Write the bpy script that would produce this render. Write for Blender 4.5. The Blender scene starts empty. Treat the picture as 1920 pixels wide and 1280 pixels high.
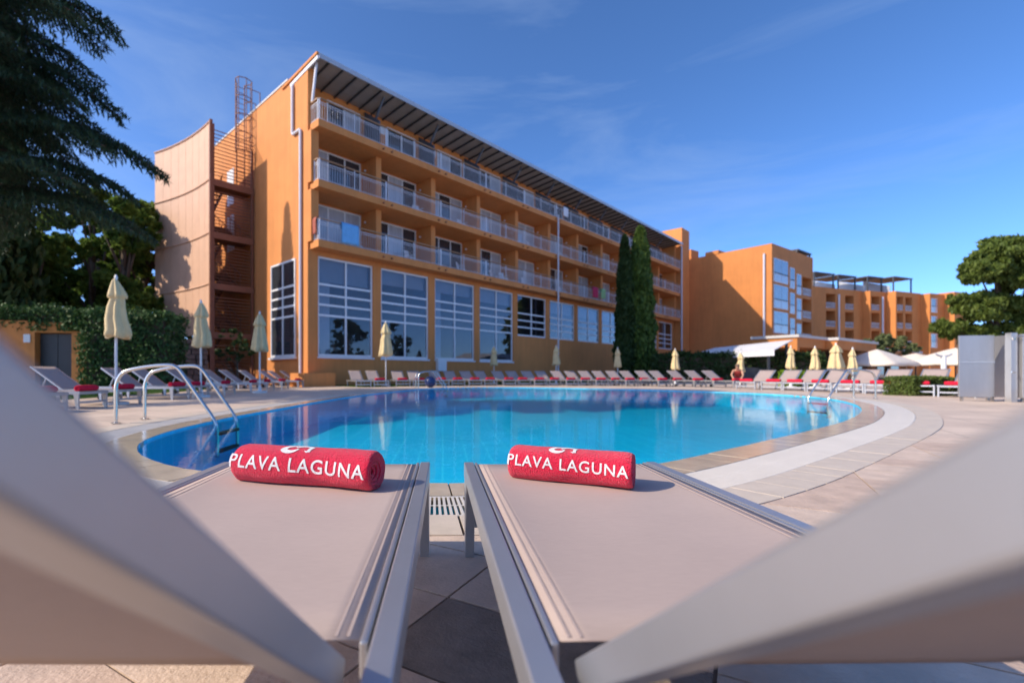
import bpy, bmesh, math, random
from mathutils import Vector, Matrix, noise
R = math.radians
rnd = random.Random(7)
S = bpy.context.scene
col = S.collection

# ------------------------------------------------------------------ camera, sky, sun, exposure
cam = bpy.data.objects.new('camera', bpy.data.cameras.new('camera'))
col.objects.link(cam); S.camera = cam
cam.location = (0, 0, 0.6); cam.rotation_euler = (R(90), 0, 0)
cd = cam.data
cd.sensor_width = 36; cd.lens = 17.0; cd.shift_x = 0.0677; cd.shift_y = 0.03125
cd.clip_start = 0.01; cd.clip_end = 2000
cd.dof.use_dof = True; cd.dof.focus_distance = 1.45; cd.dof.aperture_fstop = 2.8
SUN_AZ = R(13); SUN_EL = R(34)          # from the left, a little behind the camera
sdir = Vector((-math.cos(SUN_AZ)*math.cos(SUN_EL), -math.sin(SUN_AZ)*math.cos(SUN_EL), math.sin(SUN_EL)))
sun = bpy.data.objects.new('sun', bpy.data.lights.new('sun', 'SUN'))
col.objects.link(sun); sun.data.energy = 2.55; sun.data.angle = R(0.5); sun.data.color = (1, 0.86, 0.66)
sun.rotation_euler = sdir.to_track_quat('Z', 'Y').to_euler(); sun.location = (-20, -5, 30)
W = bpy.data.worlds.new('World'); S.world = W; W.use_nodes = True
wn = W.node_tree; bg = wn.nodes['Background']
sky = wn.nodes.new('ShaderNodeTexSky'); sky.sky_type = 'NISHITA'; sky.sun_disc = False
sky.sun_elevation = SUN_EL; sky.sun_rotation = math.atan2(sdir.x, sdir.y)
sky.air_density = 0.5; sky.dust_density = 0.8; sky.ozone_density = 6.0
hs = wn.nodes.new('ShaderNodeHueSaturation'); hs.inputs['Saturation'].default_value = 1.08
wn.links.new(sky.outputs[0], hs.inputs['Color']); 
wtc = wn.nodes.new('ShaderNodeTexCoord'); wmp = wn.nodes.new('ShaderNodeMapping'); wmp.inputs['Scale'].default_value = (1.2, 1.6, 6.0); wmp.inputs['Rotation'].default_value = (0.25, 0.35, 0.5)
wn.links.new(wtc.outputs['Generated'], wmp.inputs[0])
wnz = wn.nodes.new('ShaderNodeTexNoise'); wnz.inputs['Scale'].default_value = 1.6; wnz.inputs['Detail'].default_value = 7; wnz.inputs['Roughness'].default_value = 0.6; wnz.inputs['Distortion'].default_value = 0.6
wn.links.new(wmp.outputs[0], wnz.inputs[0])
wmr = wn.nodes.new('ShaderNodeMapRange'); wmr.inputs[1].default_value = 0.48; wmr.inputs[2].default_value = 0.8; wmr.inputs[3].default_value = 0; wmr.inputs[4].default_value = 0.34
wn.links.new(wnz.outputs[0], wmr.inputs[0])
wmx = wn.nodes.new('ShaderNodeMix'); wmx.data_type = 'RGBA'; wmx.inputs[7].default_value = (1.5, 2.0, 2.9, 1)       # thin high cirrus
wn.links.new(wmr.outputs[0], wmx.inputs[0]); wn.links.new(hs.outputs[0], wmx.inputs[6]); wn.links.new(wmx.outputs[2], bg.inputs[0]); bg.inputs[1].default_value = 0.15
S.view_settings.view_transform = 'Standard'; S.view_settings.look = 'None'
S.view_settings.exposure = 1.08; S.view_settings.gamma = 1.0
S.render.resolution_x = 1024; S.render.resolution_y = 682

# ------------------------------------------------------------------ materials
def newmat(name):
    m = bpy.data.materials.new(name); m.use_nodes = True
    nt = m.node_tree; return m, nt, nt.nodes['Principled BSDF']
def mat(name, c, rough=0.6, var=0.12, scale=3.0, bump=0.0, bscale=60.0, metal=0.0, spec=0.5, sheen=0.0, stretch=None, streak=0.0):
    m, nt, p = newmat(name); N = nt.nodes; L = nt.links
    p.inputs['Roughness'].default_value = rough; p.inputs['Metallic'].default_value = metal
    p.inputs['Specular IOR Level'].default_value = spec
    if sheen: p.inputs['Sheen Weight'].default_value = sheen; p.inputs['Sheen Roughness'].default_value = 0.4
    tc = N.new('ShaderNodeTexCoord'); mp = N.new('ShaderNodeMapping'); L.new(tc.outputs['Object'], mp.inputs[0])
    if stretch: mp.inputs['Scale'].default_value = stretch
    if var:
        nz = N.new('ShaderNodeTexNoise'); nz.inputs['Scale'].default_value = scale; nz.inputs['Detail'].default_value = 6
        nz.inputs['Roughness'].default_value = 0.65
        L.new(mp.outputs[0], nz.inputs[0])
        cr = N.new('ShaderNodeMapRange'); L.new(nz.outputs[0], cr.inputs[0])
        cr.inputs[1].default_value = 0.3; cr.inputs[2].default_value = 0.7
        cr.inputs[3].default_value = 1 - var; cr.inputs[4].default_value = 1 + var
        mx = N.new('ShaderNodeMix'); mx.data_type = 'RGBA'; mx.blend_type = 'MULTIPLY'; mx.inputs[0].default_value = 1
        mx.inputs[6].default_value = (*c, 1); L.new(cr.outputs[0], mx.inputs[7]); L.new(mx.outputs[2], p.inputs['Base Color'])
    else: p.inputs['Base Color'].default_value = (*c, 1)
    if streak:
        m3 = N.new('ShaderNodeMapping'); m3.inputs['Scale'].default_value = (2.2, 2.2, 0.16); L.new(tc.outputs['Object'], m3.inputs[0])
        n3 = N.new('ShaderNodeTexNoise'); n3.inputs['Scale'].default_value = 1.6; n3.inputs['Detail'].default_value = 8; n3.inputs['Roughness'].default_value = 0.7; L.new(m3.outputs[0], n3.inputs[0])
        r3 = N.new('ShaderNodeMapRange'); r3.inputs[1].default_value = 0.42; r3.inputs[2].default_value = 0.78; r3.inputs[3].default_value = 1.03; r3.inputs[4].default_value = 1-streak; L.new(n3.outputs[0], r3.inputs[0])
        x3 = N.new('ShaderNodeMix'); x3.data_type = 'RGBA'; x3.blend_type = 'MULTIPLY'; x3.inputs[0].default_value = 1
        L.new(mx.outputs[2], x3.inputs[6]); L.new(r3.outputs[0], x3.inputs[7]); L.new(x3.outputs[2], p.inputs['Base Color'])
    if bump:
        n2 = N.new('ShaderNodeTexNoise'); n2.inputs['Scale'].default_value = bscale; n2.inputs['Detail'].default_value = 4
        L.new(mp.outputs[0], n2.inputs[0])
        b = N.new('ShaderNodeBump'); b.inputs['Strength'].default_value = bump; b.inputs['Distance'].default_value = 0.01
        L.new(n2.outputs[0], b.inputs['Height']); L.new(b.outputs[0], p.inputs['Normal'])
    return m
M = {}
M['stucco'] = mat('orange_stucco', (0.62, 0.235, 0.066), 0.85, 0.10, 0.5, 0.5, 45, streak=0.15)
M['stucco_far'] = mat('orange_stucco_worn', (0.57, 0.215, 0.060), 0.85, 0.12, 0.35, 0.4, 30, streak=0.14)
M['white_frame'] = mat('white_window_frame', (0.74, 0.75, 0.78), 0.4, 0.04)
M['rail_white'] = mat('white_railing_paint', (0.62, 0.63, 0.69), 0.45, 0.05)
M['wood_rail'] = mat('brown_wood_handrail', (0.36, 0.20, 0.10), 0.6, 0.15, 8)
M['canopy'] = mat('grey_canopy_sheet', (0.30, 0.27, 0.25), 0.6, 0.1, 2)
M['fascia'] = mat('silver_fascia', (0.42, 0.45, 0.50), 0.4, 0.06, 1.5, metal=0.2)
M['dark_steel'] = mat('dark_steel', (0.035, 0.04, 0.05), 0.5, 0.1)
M['fin'] = mat('slate_blue_partition', (0.075, 0.095, 0.125), 0.5, 0.08)
M['rust_steel'] = mat('red_brown_painted_steel', (0.22, 0.085, 0.045), 0.6, 0.12, 4)
M['screen'] = mat('salmon_perforated_sheet', (0.60, 0.36, 0.24), 0.65, 0.07, 1.2)
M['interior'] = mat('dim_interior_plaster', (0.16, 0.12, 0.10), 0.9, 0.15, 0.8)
M['blind'] = mat('grey_roller_blind', (0.62, 0.58, 0.53), 0.9, 0.06, 2)
M['curtain'] = mat('pale_net_curtain', (0.7, 0.7, 0.72), 0.9, 0.12, 9, stretch=(6, 6, 0.3))
M['frame_metal'] = mat('silver_grey_powder_coat', (0.47, 0.47, 0.49), 0.40, 0.05, 5, 0.05, 900, metal=0.75)
M['sling_far'] = mat('taupe_sling_plain', (0.37, 0.29, 0.265), 0.75, 0.05, 3)
M['steel'] = mat('polished_steel', (0.62, 0.60, 0.57), 0.16, 0.05, 4, metal=1.0)
M['steel_panel'] = mat('brushed_steel_panel', (0.50, 0.49, 0.49), 0.38, 0.14, 1.6, metal=0.75, stretch=(1, 1, 0.3))
M['terry'] = mat('red_terry_cloth', (0.74, 0.022, 0.065), 0.95, 0.22, 160, 1.0, 260, spec=0.1, sheen=0.3)
M['terry_far'] = mat('red_towel_cloth', (0.60, 0.02, 0.05), 0.95, 0.12, 12, spec=0.1)
M['print'] = mat('white_woven_lettering', (0.80, 0.76, 0.76), 0.95, 0.08, 150, 0.6, 500, spec=0.1)
M['umb'] = mat('cream_yellow_canvas', (0.64, 0.50, 0.27), 0.85, 0.10, 5)
M['umb_white'] = mat('off_white_canvas', (0.72, 0.64, 0.56), 0.8, 0.06, 1.5)
M['pole'] = mat('white_pole', (0.68, 0.68, 0.68), 0.4, 0.05)
M['rubber'] = mat('black_rubber', (0.02, 0.02, 0.02), 0.7, 0.1)
M['tile_ring'] = mat('beige_border_tile', (0.56, 0.47, 0.38), 0.6, 0.09, 9, 0.2, 120)
M['tile_wet'] = mat('wet_beige_border_tile', (0.50, 0.41, 0.31), 0.16, 0.12, 7, 0.04, 60)
M['grate'] = mat('white_plastic_grating', (0.56, 0.52, 0.48), 0.5, 0.06, 3)
M['tile'] = mat('pinkish_deck_tile', (0.59, 0.455, 0.36), 0.7, 0.16, 7, 0.35, 90)
M['tile_b'] = mat('brown_deck_tile', (0.52, 0.385, 0.30), 0.7, 0.18, 7, 0.35, 90)
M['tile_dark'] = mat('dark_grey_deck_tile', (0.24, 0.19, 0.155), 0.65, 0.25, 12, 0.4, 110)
M['channel'] = mat('dark_gutter_channel', (0.03, 0.03, 0.03), 0.8, 0.1)
M['stone'] = mat('rough_grey_stone', (0.20, 0.155, 0.125), 0.9, 0.3, 3, 0.8, 12)
M['bark'] = mat('brown_bark', (0.10, 0.07, 0.05), 0.95, 0.3, 6, 0.8, 30, stretch=(1, 1, 0.25))
M['door_grey'] = mat('dark_grey_door', (0.055, 0.055, 0.062), 0.5, 0.08)
M['awning'] = mat('white_awning_fabric', (0.66, 0.66, 0.69), 0.75, 0.05, 1)
M['roof_white'] = mat('pale_roof_edge', (0.55, 0.53, 0.52), 0.6, 0.08)
M['blue_ball'] = mat('dark_blue_plastic', (0.012, 0.03, 0.12), 0.3, 0.1)
M['plastic'] = mat('white_plastic', (0.72, 0.73, 0.76), 0.4, 0.04)
M['skin'] = mat('skin', (0.50, 0.27, 0.18), 0.6, 0.06, 10)
M['shirt'] = mat('red_shirt', (0.30, 0.035, 0.03), 0.85, 0.15, 12)
M['shorts'] = mat('dark_shorts', (0.03, 0.03, 0.04), 0.85, 0.15, 12)
M['hair'] = mat('grey_brown_hair', (0.16, 0.11, 0.08), 0.8, 0.2, 30)
M['cloth_blue'] = mat('light_blue_towel', (0.16, 0.42, 0.72), 0.9, 0.12, 4)
M['cloth_rust'] = mat('rust_red_cloth', (0.36, 0.10, 0.07), 0.9, 0.15, 6)
M['cloth_pink'] = mat('bright_pink_towel', (0.62, 0.03, 0.10), 0.9, 0.12, 4)
M['cloth_green'] = mat('pale_green_towel', (0.30, 0.50, 0.22), 0.9, 0.12, 4)
M['cloth_white'] = mat('white_cloth', (0.68, 0.68, 0.72), 0.9, 0.08, 4)
M['cloth_navy'] = mat('navy_cloth', (0.02, 0.05, 0.22), 0.9, 0.12, 4)
M['cloth_coral'] = mat('coral_cloth', (0.62, 0.10, 0.08), 0.9, 0.12, 4)

def sling_mat():
    m, nt, p = newmat('taupe_woven_sling'); N = nt.nodes; L = nt.links
    p.inputs['Roughness'].default_value = 0.72
    tc = N.new('ShaderNodeTexCoord')
    nz = N.new('ShaderNodeTexNoise'); nz.inputs['Scale'].default_value = 2.5; nz.inputs['Detail'].default_value = 5
    L.new(tc.outputs['Object'], nz.inputs[0])
    mp = N.new('ShaderNodeMapping'); mp.inputs['Scale'].default_value = (40, 700, 700); L.new(tc.outputs['Object'], mp.inputs[0])
    n2 = N.new('ShaderNodeTexNoise'); n2.inputs['Scale'].default_value = 1; n2.inputs['Detail'].default_value = 2; L.new(mp.outputs[0], n2.inputs[0])
    ad = N.new('ShaderNodeMath'); ad.operation = 'ADD'; L.new(nz.outputs[0], ad.inputs[0]); L.new(n2.outputs[0], ad.inputs[1])
    cr = N.new('ShaderNodeMapRange'); cr.inputs[1].default_value = 0.6; cr.inputs[2].default_value = 1.4
    cr.inputs[3].default_value = 0.9; cr.inputs[4].default_value = 1.1; L.new(ad.outputs[0], cr.inputs[0])
    mx = N.new('ShaderNodeMix'); mx.data_type = 'RGBA'; mx.blend_type = 'MULTIPLY'; mx.inputs[0].default_value = 1
    mx.inputs[6].default_value = (0.43, 0.335, 0.295, 1); L.new(cr.outputs[0], mx.inputs[7]); L.new(mx.outputs[2], p.inputs['Base Color'])
    b = N.new('ShaderNodeBump'); b.inputs['Strength'].default_value = 0.25; b.inputs['Distance'].default_value = 0.001
    L.new(n2.outputs[0], b.inputs['Height']); L.new(b.outputs[0], p.inputs['Normal'])
    tr = N.new('ShaderNodeBsdfTranslucent'); tr.inputs[0].default_value = (0.50, 0.27, 0.12, 1)
    ms = N.new('ShaderNodeMixShader'); ms.inputs[0].default_value = 0.02
    L.new(p.outputs[0], ms.inputs[1]); L.new(tr.outputs[0], ms.inputs[2]); L.new(ms.outputs[0], N['Material Output'].inputs[0])
    return m
M['sling'] = sling_mat()

class _F: pass
def facing_fresnel(N, L, power, top, base):
    lw = N.new('ShaderNodeLayerWeight'); lw.inputs['Blend'].default_value = 0.5
    pw = N.new('ShaderNodeMath'); pw.operation = 'POWER'; pw.inputs[1].default_value = power; L.new(lw.outputs['Facing'], pw.inputs[0])
    ma = N.new('ShaderNodeMath'); ma.operation = 'MULTIPLY_ADD'; ma.inputs[1].default_value = top; ma.inputs[2].default_value = base; L.new(pw.outputs[0], ma.inputs[0])
    r = _F(); r.lw = lw; r.outputs = ma.outputs; return r
def glass_mat(name, tint, body, refl=1.5):
    # window pane: fresnel mirror over see-through tinted glass
    m, nt, p = newmat(name); N = nt.nodes; L = nt.links
    N.remove(p)
    g = N.new('ShaderNodeBsdfGlossy'); g.inputs['Roughness'].default_value = 0.01; g.inputs[0].default_value = (0.9, 0.92, 1, 1)
    t = N.new('ShaderNodeBsdfTransparent'); t.inputs[0].default_value = (*tint, 1)
    d = N.new('ShaderNodeBsdfDiffuse'); d.inputs[0].default_value = (*body, 1)
    m1 = N.new('ShaderNodeMixShader'); m1.inputs[0].default_value = 0.07; L.new(t.outputs[0], m1.inputs[1]); L.new(d.outputs[0], m1.inputs[2])
    fr = facing_fresnel(N, L, 4.0, 0.75, 0.05)
    tc = N.new('ShaderNodeTexCoord'); nz = N.new('ShaderNodeTexNoise'); nz.inputs['Scale'].default_value = 0.8
    L.new(tc.outputs['Object'], nz.inputs[0]); b = N.new('ShaderNodeBump'); b.inputs['Strength'].default_value = 0.03; b.inputs['Distance'].default_value = 0.05
    L.new(nz.outputs[0], b.inputs['Height']); L.new(b.outputs[0], g.inputs['Normal'])
    m2 = N.new('ShaderNodeMixShader'); L.new(fr.outputs[0], m2.inputs[0]); L.new(m1.outputs[0], m2.inputs[1]); L.new(g.outputs[0], m2.inputs[2])
    L.new(m2.outputs[0], N['Material Output'].inputs[0]); return m
M['glass'] = glass_mat('window_glass', (0.72, 0.75, 0.80), (0.05, 0.06, 0.08), 2.3)
M['dark_glass'] = mat('dark_door_glass', (0.035, 0.04, 0.048), 0.04, 0.3, 0.7, spec=1.0)
M['curtain_glass'] = mat('curtained_door_glass', (0.40, 0.42, 0.47), 0.06, 0.25, 5, spec=1.0, stretch=(4, 4, 0.2))
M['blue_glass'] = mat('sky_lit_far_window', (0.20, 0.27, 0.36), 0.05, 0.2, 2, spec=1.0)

def foliage(name, a, b, trans=0.25, scale=1.3):
    m, nt, p = newmat(name); N = nt.nodes; L = nt.links
    p.inputs['Roughness'].default_value = 0.6; p.inputs['Specular IOR Level'].default_value = 0.25
    gi = N.new('ShaderNodeNewGeometry')
    rp = N.new('ShaderNodeMix'); rp.data_type = 'RGBA'; rp.inputs[6].default_value = (*a, 1); rp.inputs[7].default_value = (*b, 1)
    L.new(gi.outputs['Random Per Island'], rp.inputs[0]); L.new(rp.outputs[2], p.inputs['Base Color'])
    t = N.new('ShaderNodeBsdfTranslucent'); L.new(rp.outputs[2], t.inputs[0])
    ms = N.new('ShaderNodeMixShader'); ms.inputs[0].default_value = trans
    L.new(p.outputs[0], ms.inputs[1]); L.new(t.outputs[0], ms.inputs[2]); L.new(ms.outputs[0], N['Material Output'].inputs[0])
    return m
M['cedar'] = foliage('cedar_needles', (0.018, 0.048, 0.034), (0.055, 0.105, 0.055), 0.15)
M['leaf'] = foliage('broad_leaves', (0.07, 0.13, 0.022), (0.19, 0.27, 0.05), 0.4)
M['leaf_dark'] = foliage('dark_leaves', (0.02, 0.045, 0.012), (0.05, 0.085, 0.02), 0.2)
M['cypress'] = foliage('cypress_scales', (0.035, 0.075, 0.015), (0.12, 0.18, 0.03), 0.15)
M['pine'] = foliage('pine_needles', (0.05, 0.085, 0.014), (0.13, 0.17, 0.03), 0.2)
M['olive'] = foliage('olive_leaves', (0.11, 0.15, 0.06), (0.22, 0.25, 0.11), 0.2)
M['hedge'] = foliage('hedge_leaves', (0.06, 0.10, 0.02), (0.14, 0.18, 0.04), 0.2)
M['ivy'] = foliage('ivy_leaves', (0.03, 0.075, 0.022), (0.09, 0.16, 0.05), 0.15)
M['grass'] = foliage('grass_blades', (0.04, 0.10, 0.012), (0.09, 0.17, 0.025), 0.25)
M['lime'] = foliage('lime_leaves', (0.13, 0.25, 0.01), (0.22, 0.36, 0.02), 0.3)

def deck_mat():
    m, nt, p = newmat('tiled_deck'); N = nt.nodes; L = nt.links
    p.inputs['Roughness'].default_value = 0.7
    tc = N.new('ShaderNodeTexCoord'); mp = N.new('ShaderNodeMapping'); L.new(tc.outputs['Object'], mp.inputs[0])
    mp.inputs['Rotation'].default_value = (0, 0, R(31.7)); mp.inputs['Location'].default_value = (0.044, 0.1383, 0)
    br = N.new('ShaderNodeTexBrick'); L.new(mp.outputs[0], br.inputs[0])
    br.offset = 0; br.inputs['Scale'].default_value = 1; br.inputs['Brick Width'].default_value = 0.62; br.inputs['Row Height'].default_value = 0.31
    br.inputs['Mortar Size'].default_value = 0.004; br.inputs['Color1'].default_value = (0.62, 0.49, 0.39, 1)
    br.inputs['Color2'].default_value = (0.56, 0.43, 0.34, 1); br.inputs['Mortar'].default_value = (0.20, 0.15, 0.115, 1); br.inputs['Bias'].default_value = -0.2
    nz = N.new('ShaderNodeTexNoise'); nz.inputs['Scale'].default_value = 1.3; nz.inputs['Detail'].default_value = 8; L.new(tc.outputs['Object'], nz.inputs[0])
    cr = N.new('ShaderNodeMapRange'); cr.inputs[1].default_value = 0.3; cr.inputs[2].default_value = 0.7; cr.inputs[3].default_value = 0.86; cr.inputs[4].default_value = 1.12
    L.new(nz.outputs[0], cr.inputs[0])
    mx = N.new('ShaderNodeMix'); mx.data_type = 'RGBA'; mx.blend_type = 'MULTIPLY'; mx.inputs[0].default_value = 1
    L.new(br.outputs[0], mx.inputs[6]); L.new(cr.outputs[0], mx.inputs[7]); L.new(mx.outputs[2], p.inputs['Base Color'])
    return m
M['deck'] = deck_mat()

def basin_mat():
    m, nt, p = newmat('blue_mosaic_basin'); N = nt.nodes; L = nt.links
    p.inputs['Roughness'].default_value = 0.4
    tc = N.new('ShaderNodeTexCoord'); br = N.new('ShaderNodeTexBrick'); L.new(tc.outputs['Object'], br.inputs[0])
    br.offset = 0; br.inputs['Scale'].default_value = 1; br.inputs['Brick Width'].default_value = 0.3; br.inputs['Row Height'].default_value = 0.3
    br.inputs['Mortar Size'].default_value = 0.011
    br.inputs['Color1'].default_value = (0.015, 0.56, 0.80, 1); br.inputs['Color2'].default_value = (0.015, 0.50, 0.76, 1); br.inputs['Mortar'].default_value = (0.10, 0.66, 0.86, 1)
    nz = N.new('ShaderNodeTexNoise'); nz.inputs['Scale'].default_value = 0.7; nz.inputs['Detail'].default_value = 5; L.new(tc.outputs['Object'], nz.inputs[0])
    cr = N.new('ShaderNodeMapRange'); cr.inputs[3].default_value = 0.8; cr.inputs[4].default_value = 1.2; L.new(nz.outputs[0], cr.inputs[0])
    mx = N.new('ShaderNodeMix'); mx.data_type = 'RGBA'; mx.blend_type = 'MULTIPLY'; mx.inputs[0].default_value = 1
    L.new(br.outputs[0], mx.inputs[6]); L.new(cr.outputs[0], mx.inputs[7]); L.new(mx.outputs[2], p.inputs['Base Color'])
    return m
M['basin'] = basin_mat()
def water_mat():
    m, nt, p = newmat('pool_water'); N = nt.nodes; L = nt.links
    N.remove(p)
    g = N.new('ShaderNodeBsdfGlossy'); g.inputs['Roughness'].default_value = 0.004
    t = N.new('ShaderNodeBsdfTransparent'); t.inputs[0].default_value = (0.45, 0.95, 1.0, 1)
    fr = facing_fresnel(N, L, 6.3, 0.82, 0.02)
    tc = N.new('ShaderNodeTexCoord')
    n1 = N.new('ShaderNodeTexNoise'); n1.inputs['Scale'].default_value = 2.2; n1.inputs['Detail'].default_value = 3; L.new(tc.outputs['Object'], n1.inputs[0])
    n2 = N.new('ShaderNodeTexNoise'); n2.inputs['Scale'].default_value = 11; n2.inputs['Detail'].default_value = 2; n2.inputs['Distortion'].default_value = 0.8; L.new(tc.outputs['Object'], n2.inputs[0])
    b1 = N.new('ShaderNodeBump'); b1.inputs['Strength'].default_value = 0.03; b1.inputs['Distance'].default_value = 0.05; L.new(n1.outputs[0], b1.inputs['Height'])
    b2 = N.new('ShaderNodeBump'); b2.inputs['Strength'].default_value = 0.08; b2.inputs['Distance'].default_value = 0.012; L.new(n2.outputs[0], b2.inputs['Height']); L.new(b1.outputs[0], b2.inputs['Normal'])
    L.new(b2.outputs[0], g.inputs['Normal']); L.new(b2.outputs[0], fr.lw.inputs['Normal'])
    ms = N.new('ShaderNodeMixShader'); L.new(fr.outputs[0], ms.inputs[0]); L.new(t.outputs[0], ms.inputs[1]); L.new(g.outputs[0], ms.inputs[2])
    L.new(ms.outputs[0], N['Material Output'].inputs[0]); return m
M['water'] = water_mat()

# ------------------------------------------------------------------ mesh helpers
class MB:
    def __init__(s): s.v = []; s.f = []
    def quadbox(s, p8):
        o = len(s.v); s.v += [tuple(p) for p in p8]
        s.f += [tuple(o+i for i in q) for q in ((0,3,2,1),(4,5,6,7),(0,1,5,4),(1,2,6,5),(2,3,7,6),(3,0,4,7))]
        return s
    def box(s, x0, x1, y0, y1, z0, z1):
        return s.quadbox([(x0,y0,z0),(x1,y0,z0),(x1,y1,z0),(x0,y1,z0),(x0,y0,z1),(x1,y0,z1),(x1,y1,z1),(x0,y1,z1)])
    def bar(s, a, b, w, h=None, up=(0,0,1)):
        a = Vector(a); b = Vector(b); h = h or w; d = (b-a).normalized(); up = Vector(up)
        if abs(d.dot(up)) > 0.98: up = Vector((1,0,0))
        x = d.cross(up).normalized()*w/2; y = x.cross(d).normalized()*h/2
        return s.quadbox([a-x-y, a+x-y, b+x-y, b-x-y, a-x+y, a+x+y, b+x+y, b-x+y])
    def tube(s, pts, r, n=8, closed=False, caps=True):
        pts = [Vector(p) for p in pts]; o = len(s.v); m = len(pts); rs = r if isinstance(r, (list, tuple)) else [r]*m
        prev = None
        for i, p in enumerate(pts):
            if closed: d = pts[(i+1) % m]-pts[i-1]
            else: d = pts[min(i+1, m-1)]-pts[max(i-1, 0)]
            d.normalize()
            if prev is None:
                a = d.cross(Vector((0,0,1)));
                if a.length < 0.05: a = d.cross(Vector((1,0,0)))
                a.normalize()
            else:
                a = prev-d*prev.dot(d); a.normalize()
            prev = a; b = d.cross(a)
            for k in range(n):
                t = 2*math.pi*k/n; s.v.append(tuple(p+(a*math.cos(t)+b*math.sin(t))*rs[i]))
        for i in range(m if closed else m-1):
            for k in range(n):
                s.f.append((o+i*n+k, o+i*n+(k+1) % n, o+((i+1) % m)*n+(k+1) % n, o+((i+1) % m)*n+k))
        if caps and not closed:
            s.f.append(tuple(o+k for k in reversed(range(n)))); s.f.append(tuple(o+(m-1)*n+k for k in range(n)))
        return s
    def lathe(s, prof, n=16, c=(0,0,0), fn=None):
        o = len(s.v)
        for j, (r, z) in enumerate(prof):
            for k in range(n):
                t = 2*math.pi*k/n; rr = r*(fn(t, z, j) if fn else 1)
                s.v.append((c[0]+rr*math.cos(t), c[1]+rr*math.sin(t), c[2]+z))
        for j in range(len(prof)-1):
            for k in range(n): s.f.append((o+j*n+k, o+j*n+(k+1) % n, o+(j+1)*n+(k+1) % n, o+(j+1)*n+k))
        s.f.append(tuple(o+k for k in reversed(range(n)))); s.f.append(tuple(o+(len(prof)-1)*n+k for k in range(n)))
        return s
    def prism(s, poly, z0, z1):
        o = len(s.v); n = len(poly)
        s.v += [(p[0], p[1], z0) for p in poly]+[(p[0], p[1], z1) for p in poly]
        s.f.append(tuple(o+i for i in reversed(range(n)))); s.f.append(tuple(o+n+i for i in range(n)))
        for i in range(n): s.f.append((o+i, o+(i+1) % n, o+n+(i+1) % n, o+n+i))
        return s
    def grid(s, rows):
        o = len(s.v); n = len(rows[0])
        for r in rows: s.v += [tuple(p) for p in r]
        for i in range(len(rows)-1):
            for k in range(n-1): s.f.append((o+i*n+k, o+i*n+k+1, o+(i+1)*n+k+1, o+(i+1)*n+k))
        return s
    def mesh(s, name, m, smooth=False):
        me = bpy.data.meshes.new(name); me.from_pydata(s.v, [], s.f); me.materials.append(m)
        if smooth: me.polygons.foreach_set('use_smooth', [True]*len(me.polygons))
        me.update(); return me
    def build(s, name, m, parent=None, smooth=False, kind=None, bevel=0):
        o = bpy.data.objects.new(name, s.mesh(name, m, smooth)); col.objects.link(o)
        if parent: o.parent = parent
        if kind: o['kind'] = kind
        if bevel:
            b = o.modifiers.new('bevel', 'BEVEL'); b.width = bevel; b.segments = 2; b.limit_method = 'ANGLE'
        return o
def link(name, me, parent=None, loc=(0,0,0), rz=0):
    o = bpy.data.objects.new(name, me); col.objects.link(o); o.location = loc; o.rotation_euler = (0,0,rz)
    if parent: o.parent = parent
    return o
def tag(o, label=None, cat=None, group=None, kind=None):
    if label: o['label'] = label
    if cat: o['category'] = cat
    if group: o['group'] = group
    if kind: o['kind'] = kind
    return o
def empty(name, loc=(0,0,0), rz=0, label=None, cat=None, group=None):
    o = bpy.data.objects.new(name, None); col.objects.link(o); o.location = loc; o.rotation_euler = (0,0,rz); o.empty_display_size = 0.2
    return tag(o, label, cat, group)
def copy_tree(o, parent=None):
    c = o.copy(); col.objects.link(c); c.parent = parent
    for ch in o.children: copy_tree(ch, c)
    return c
ORD = ['first', 'second', 'third', 'fourth', 'fifth', 'sixth', 'seventh', 'eighth', 'ninth', 'tenth', 'eleventh', 'twelfth']+['%dth' % k for k in range(13, 21)]+['21st', '22nd', '23rd', '24th']
def face_dir(dx, dy): return math.atan2(-dx, dy)          # turn local +y to (dx, dy)

# ------------------------------------------------------------------ pool outline
ctrl = [(0.03,2.62),(0.75,2.80),(1.42,3.19),(2.21,3.78),(3.03,4.42),(4.19,5.34),(5.35,6.35),(6.8,7.85),(8.15,9.6),(9.2,11.5),(9.65,13.4),(9.0,15.9),(6.9,18.5),(3.9,20.6),(1.2,20.75),(-0.75,18.9),(-1.75,15.7),(-2.35,12.9),(-2.65,10.4),(-2.8,8.2),(-2.9,6.85),(-2.9,5.8),(-2.83,5.0),(-2.66,4.3),(-2.44,3.86),(-2.1,3.42),(-1.52,2.97),(-0.75,2.71)]
def catmull(P, n):
    out = []
    for i in range(len(P)):
        p0, p1, p2, p3 = [Vector(P[(i+k-1) % len(P)]) for k in range(4)]
        for j in range(n):
            t = j/n
            out.append(0.5*((2*p1)+(p2-p0)*t+(2*p0-5*p1+4*p2-p3)*t*t+(3*p1-p0-3*p2+p3)*t**3))
    return out
def resample(P, n):
    L = [0]
    for i in range(len(P)): L.append(L[-1]+(P[(i+1) % len(P)]-P[i]).length)
    out = []; j = 0
    for k in range(n):
        d = L[-1]*k/n
        while L[j+1] < d: j += 1
        a = P[j]; b = P[(j+1) % len(P)]; out.append(a+(b-a)*((d-L[j])/(L[j+1]-L[j])))
    return out, L[-1]
C0, PLEN = resample(catmull(ctrl, 24), 720)
for _ in range(4): C0 = [(C0[i-1]+C0[i]*2+C0[(i+1) % len(C0)])/4 for i in range(len(C0))]
def normals(C):
    out = []
    for i in range(len(C)):
        d = (C[(i+1) % len(C)]-C[i-1]).normalized(); out.append(Vector((d.y, -d.x)))
    return out
CN = normals(C0)
def off(d): return [C0[i]+CN[i]*d for i in range(len(C0))]
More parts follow.
